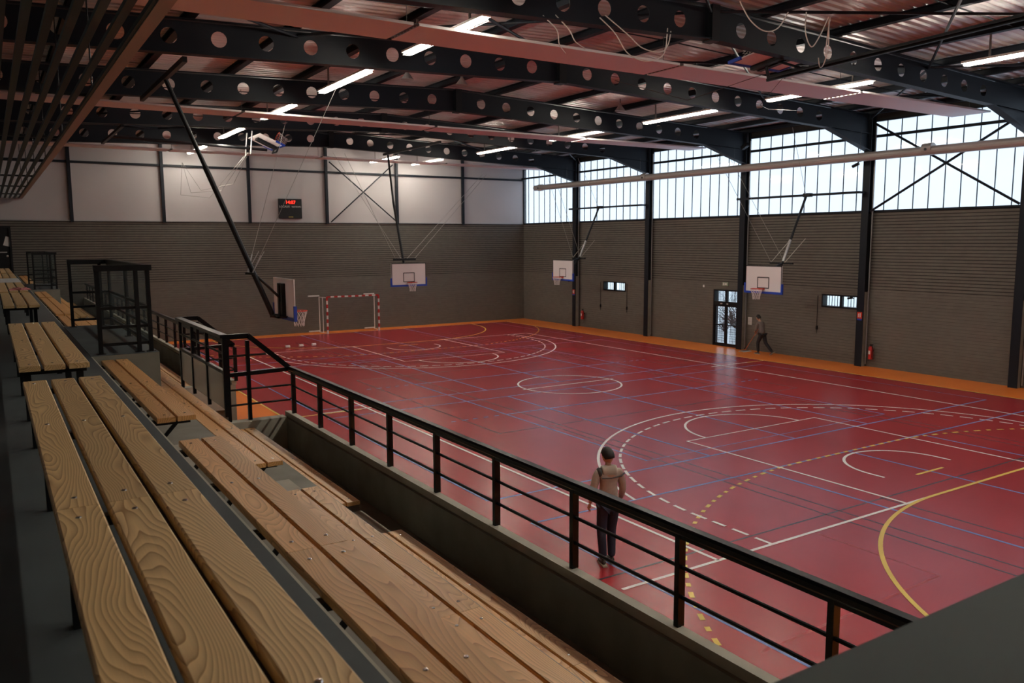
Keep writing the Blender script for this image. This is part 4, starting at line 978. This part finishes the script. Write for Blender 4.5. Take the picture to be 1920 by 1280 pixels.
def head(parent, c, yaw, tilt, hairname='hair'):
    """ellipsoid head with nose, brow, ears; local +y is the face"""
    mb = MB(); n, m_ = 20, 14
    vs = []
    for i in range(m_+1):
        th = PI*i/m_
        for k in range(n):
            a = 2*PI*k/n; x, y, z = math.sin(th)*math.cos(a), math.sin(th)*math.sin(a), math.cos(th)
            sx, sy, sz = 0.075, 0.098, 0.122
            if z < 0: sx *= 1-0.28*z*z; sy *= 1-0.12*z*z
            X, Y, Z = x*sx, y*sy, z*sz
            if y > 0.75 and -0.25 < z < 0.15: Y += 0.022*max(0, 1-abs(x)*4)*(0.5-z)       # nose
            if y > 0.5 and abs(z-0.05) < 0.12 and 0.2 < abs(x) < 0.6: Y -= 0.008             # eye sockets
            vs.append((X, Y, Z))
    fs = [(i*n+k, i*n+(k+1) % n, (i+1)*n+(k+1) % n, (i+1)*n+k) for i in range(m_) for k in range(n)]
    h = mb.add(vs, fs).build('head', 'skin', parent, smooth=True); h.location = c; h.rotation_euler = (tilt, 0, yaw)
    for s in (-1, 1):
        MB().lathe([(0.0, -0.03), (0.014, -0.02), (0.018, 0.01), (0.0, 0.03)], 8, (s*0.078, -0.005, -0.01)).build('ear', 'skin', h)
        MB().lathe([(0.0, -0.008), (0.009, 0), (0.0, 0.008)], 8, (s*0.030, 0.083, 0.008)).build('eye', 'hair', h)
    MB().box(-0.022, 0.022, 0.083, 0.092, -0.062, -0.054).build('mouth', 'red_paint', h)
    # hair cap
    hv = []; rings = 9
    for i in range(rings+1):
        th = (0.60*PI)*i/rings
        for k in range(n):
            a = 2*PI*k/n; ys = math.sin(a); lim = 0.36*PI if ys > 0.3 else (0.62*PI if ys < -0.2 else 0.47*PI)
            t2 = lim*i/rings
            hv.append((0.083*math.sin(t2)*math.cos(a), 0.106*math.sin(t2)*ys-0.004, 0.131*math.cos(t2)))
    hf_ = [(i*n+k, i*n+(k+1) % n, (i+1)*n+(k+1) % n, (i+1)*n+k) for i in range(rings) for k in range(n)]
    hr = MB().add(hv, hf_).build('hair', 'hair', h, smooth=True); sd = hr.modifiers.new('t', 'SOLIDIFY'); sd.thickness = 0.012; sd.offset = -1
    return h
def hand(parent, wrist, d, side, curl=0.5):
    """palm plus five separate fingers; d = direction the hand points, side = lateral axis towards the thumb"""
    d = Vector(d).normalized(); side = Vector(side).normalized(); nrm = d.cross(side).normalized(); w = Vector(wrist)
    nodes = [(tuple(w), 0.022), (tuple(w+d*0.05), (0.036, 0.016)), (tuple(w+d*0.095), (0.038, 0.015))]; edges = [(0, 1), (1, 2)]
    h = skin_mesh('hand', nodes, edges, 'skin', parent, 0, 1)
    for i, (off, L) in enumerate(((0.028, 0.072), (0.010, 0.080), (-0.010, 0.074), (-0.028, 0.058))):
        p0 = w+d*0.08+side*off; c = curl*(0.8+0.15*i)
        p1 = p0+(d+nrm*c*0.3).normalized()*L*0.45; p2 = p1+(d+nrm*c).normalized()*L*0.33; p3 = p2+(d*0.6+nrm*c*1.4).normalized()*L*0.25
        f = skin_mesh('finger', [(tuple(q), r) for q, r in ((p0, 0.009), (p1, 0.0085), (p2, 0.008), (p3, 0.007))], [(0, 1), (1, 2), (2, 3)], 'skin', parent, 0, 1); f.parent = h
    p0 = w+d*0.03+side*0.028; p1 = p0+(side*0.7+d*0.8+nrm*0.2).normalized()*0.035; p2 = p1+(side*0.2+d+nrm*0.4).normalized()*0.03
    f = skin_mesh('thumb', [(tuple(q), r) for q, r in ((p0, 0.011), (p1, 0.010), (p2, 0.008))], [(0, 1), (1, 2)], 'skin', parent, 0, 1); f.parent = h
    return h
def person(loc, rz, J, label, top, legs, extra=None, head_yaw=0, head_tilt=0, sc=1.0):
    p = empty('person', loc, label, 'person'); p.rotation_euler[2] = rz; p.scale = (sc, sc, sc)
    g = lambda k: J[k]
    # body under the clothes: one continuous surface
    B = ['pelvis', 'waist', 'chest', 'neck', 'headb', 'shL', 'elL', 'wrL', 'shR', 'elR', 'wrR', 'hipL', 'knL', 'anL', 'hipR', 'knR', 'anR']
    r = [0.11, 0.10, 0.12, 0.048, 0.045, 0.05, 0.038, 0.025, 0.05, 0.038, 0.025, 0.075, 0.05, 0.034, 0.075, 0.05, 0.034]
    E_ = [(0, 1), (1, 2), (2, 3), (3, 4), (2, 5), (5, 6), (6, 7), (2, 8), (8, 9), (9, 10), (0, 11), (11, 12), (12, 13), (0, 14), (14, 15), (15, 16)]
    body = skin_mesh('body', [(g(k), q) for k, q in zip(B, r)], E_, 'skin', p)
    # jumper
    mid = tuple(0.5*(a+b) for a, b in zip(g('waist'), g('chest')))
    T = [('pelvis_t', (0.178, 0.132)), ('waist', (0.16, 0.11)), ('mid', (0.165, 0.115)), ('chest', (0.17, 0.115)), ('collar', (0.07, 0.065)), ('shL', 0.075), ('elL', 0.058), ('cuL', 0.040), ('shR', 0.075), ('elR', 0.058), ('cuR', 0.040)]
    Q = dict(J); Q['mid'] = mid; Q['pelvis_t'] = tuple(Vector(g('pelvis'))+Vector((0, 0, -0.045))); Q['collar'] = tuple(Vector(g('neck'))-Vector((0, 0, 0.035)))
    Q['cuL'] = tuple(Vector(g('elL')).lerp(Vector(g('wrL')), 0.88)); Q['cuR'] = tuple(Vector(g('elR')).lerp(Vector(g('wrR')), 0.88))
    sw = skin_mesh('jumper', [(Q[k], q) for k, q in T], [(0, 1), (1, 2), (2, 3), (3, 4), (3, 5), (5, 6), (6, 7), (3, 8), (8, 9), (9, 10)], top, p)
    lo = Vector((0, 0, 1))
    tr_ = [('pelvis', (0.145, 0.10)), ('hipL', (0.10, 0.10)), ('knL', 0.078), ('ankL', 0.062), ('hipR', (0.10, 0.10)), ('knR', 0.078), ('ankR', 0.062)]
    Q['ankL'] = tuple(Vector(g('anL'))-Vector((0, 0, 0.02))); Q['ankR'] = tuple(Vector(g('anR'))-Vector((0, 0, 0.02)))
    skin_mesh('trousers', [(Q[k], q) for k, q in tr_], [(0, 1), (1, 2), (2, 3), (0, 4), (4, 5), (5, 6)], legs, p)
    for sd in 'LR':
        a = Vector(g('an'+sd)); pit = J.get('pitch'+sd, 0.0)
        sh = skin_mesh('shoe', [((0, -0.06, -0.045), (0.036, 0.036)), ((0, 0.02, -0.045), (0.042, 0.04)), ((0, 0.12, -0.062), (0.045, 0.026)), ((0, 0.185, -0.066), (0.035, 0.02))], [(0, 1), (1, 2), (2, 3)], 'shoe', p, 0, 1)
        so = MB().prism([(-0.035, -0.1), (0.035, -0.1), (0.045, 0.08), (0.04, 0.19), (0, 0.225), (-0.04, 0.19), (-0.045, 0.08)], -0.1, -0.078).build('sole', 'sole', sh)
        sh.location = a; sh.rotation_euler = (pit, 0, 0)
    head(p, tuple(Vector(g('headb'))+Vector((0, 0.015, 0.055))), head_yaw, head_tilt)
    for sd in 'LR':
        w = Vector(g('wr'+sd)); d = (w-Vector(g('el'+sd))).normalized()
        hand(p, tuple(w), tuple(d), J.get('thumb'+sd, (0, 1, 0)), J.get('curl'+sd, 0.5))
    return p, sw
# walking away, near the parapet
J1 = dict(pelvis=(0, 0, 0.98), waist=(0, 0.0, 1.12), chest=(0, 0.01, 1.36), neck=(0, 0.02, 1.54), headb=(0, 0.045, 1.61),
          shL=(-0.175, 0.01, 1.45), elL=(-0.25, -0.03, 1.18), wrL=(-0.27, 0.06, 0.95), shR=(0.175, 0.01, 1.45), elR=(0.24, 0.03, 1.17), wrR=(0.24, 0.14, 0.95),
          hipL=(-0.09, 0, 0.90), knL=(-0.09, 0.05, 0.52), anL=(-0.08, -0.02, 0.10), hipR=(0.09, 0, 0.90), knR=(0.085, 0.10, 0.52), anR=(0.08, 0.06, 0.10), curlL=0.6, curlR=0.6)
p1, sw1 = person((-9.04, -13.17, 0.006), -0.35, J1, 'man in beige jumper and dark trousers walking behind the black railing', 'sweater', 'navy', head_yaw=0.35, head_tilt=-0.35, sc=1.02)
# dark band and pale yoke on the shoulders
band = skin_mesh('shoulder_band', [((-0.20, 0.0, 1.435), (0.082, 0.082)), ((-0.10, 0.0, 1.44), (0.10, 0.10))], [(0, 1)], 'sweater_band', p1, 0, 2)
yk = skin_mesh('yoke', [((-0.12, 0.005, 1.45), (0.078, 0.09)), ((0.0, 0.005, 1.455), (0.085, 0.104)), ((0.13, 0.005, 1.45), (0.078, 0.09))], [(0, 1), (1, 2)], 'yoke', p1, 1, 2)
MB().path([(-0.14, -0.108, 1.375), (0.0, -0.125, 1.375), (0.16, -0.108, 1.395), (0.23, -0.05, 1.42)], 0.011, 6).build('seam', 'sweater_band', p1)
# sweeping man by the wall
J2 = dict(pelvis=(0, 0, 0.92), waist=(0, 0.05, 1.06), chest=(0, 0.13, 1.28), neck=(0, 0.19, 1.46), headb=(0, 0.24, 1.52),
          shL=(-0.175, 0.15, 1.37), elL=(-0.20, 0.20, 1.10), wrL=(-0.06, 0.37, 0.98), shR=(0.175, 0.15, 1.37), elR=(0.2, 0.12, 1.10), wrR=(0.02, 0.32, 0.88),
          hipL=(-0.09, 0, 0.85), knL=(-0.09, 0.17, 0.49), anL=(-0.09, 0.13, 0.10), hipR=(0.09, 0, 0.85), knR=(0.09, -0.10, 0.50), anR=(0.09, -0.47, 0.17), pitchR=-0.6, pitchL=0,
          thumbL=(0, 0.3, 1), thumbR=(0, 0.3, 1), curlL=1.2, curlR=1.2)
p2, sw2 = person((11.4, 1.30, 0.0), 0.0, J2, 'man in grey jumper sweeping the orange floor beside the right wall', 'grey_knit', 'dark_cloth', head_tilt=-0.3)
q = empty('broom', (11.45, 2.30, 0.0), 'wide white mop held by the sweeping man', 'mop')
MB().tube((0.0, 0.0, 0.06), (-0.10, -0.82, 1.12), 0.013, 8).build('handle', 'orange_handle', q)
MB().box(-0.22, 0.22, -0.07, 0.07, 0.035, 0.06).build('plate', 'grey_metal', q)
fr = MB(); 
for i in range(30):
    x = -0.24+0.48*i/29
    for s_ in (-1, 1): fr.tube((x, s_*0.02, 0.035), (x+rnd.uniform(-.02, .02), s_*(0.12+rnd.uniform(0, .04)), 0.012), 0.012, 5)
tag(fr.build('fringe', 'cotton', q), kind='stuff')
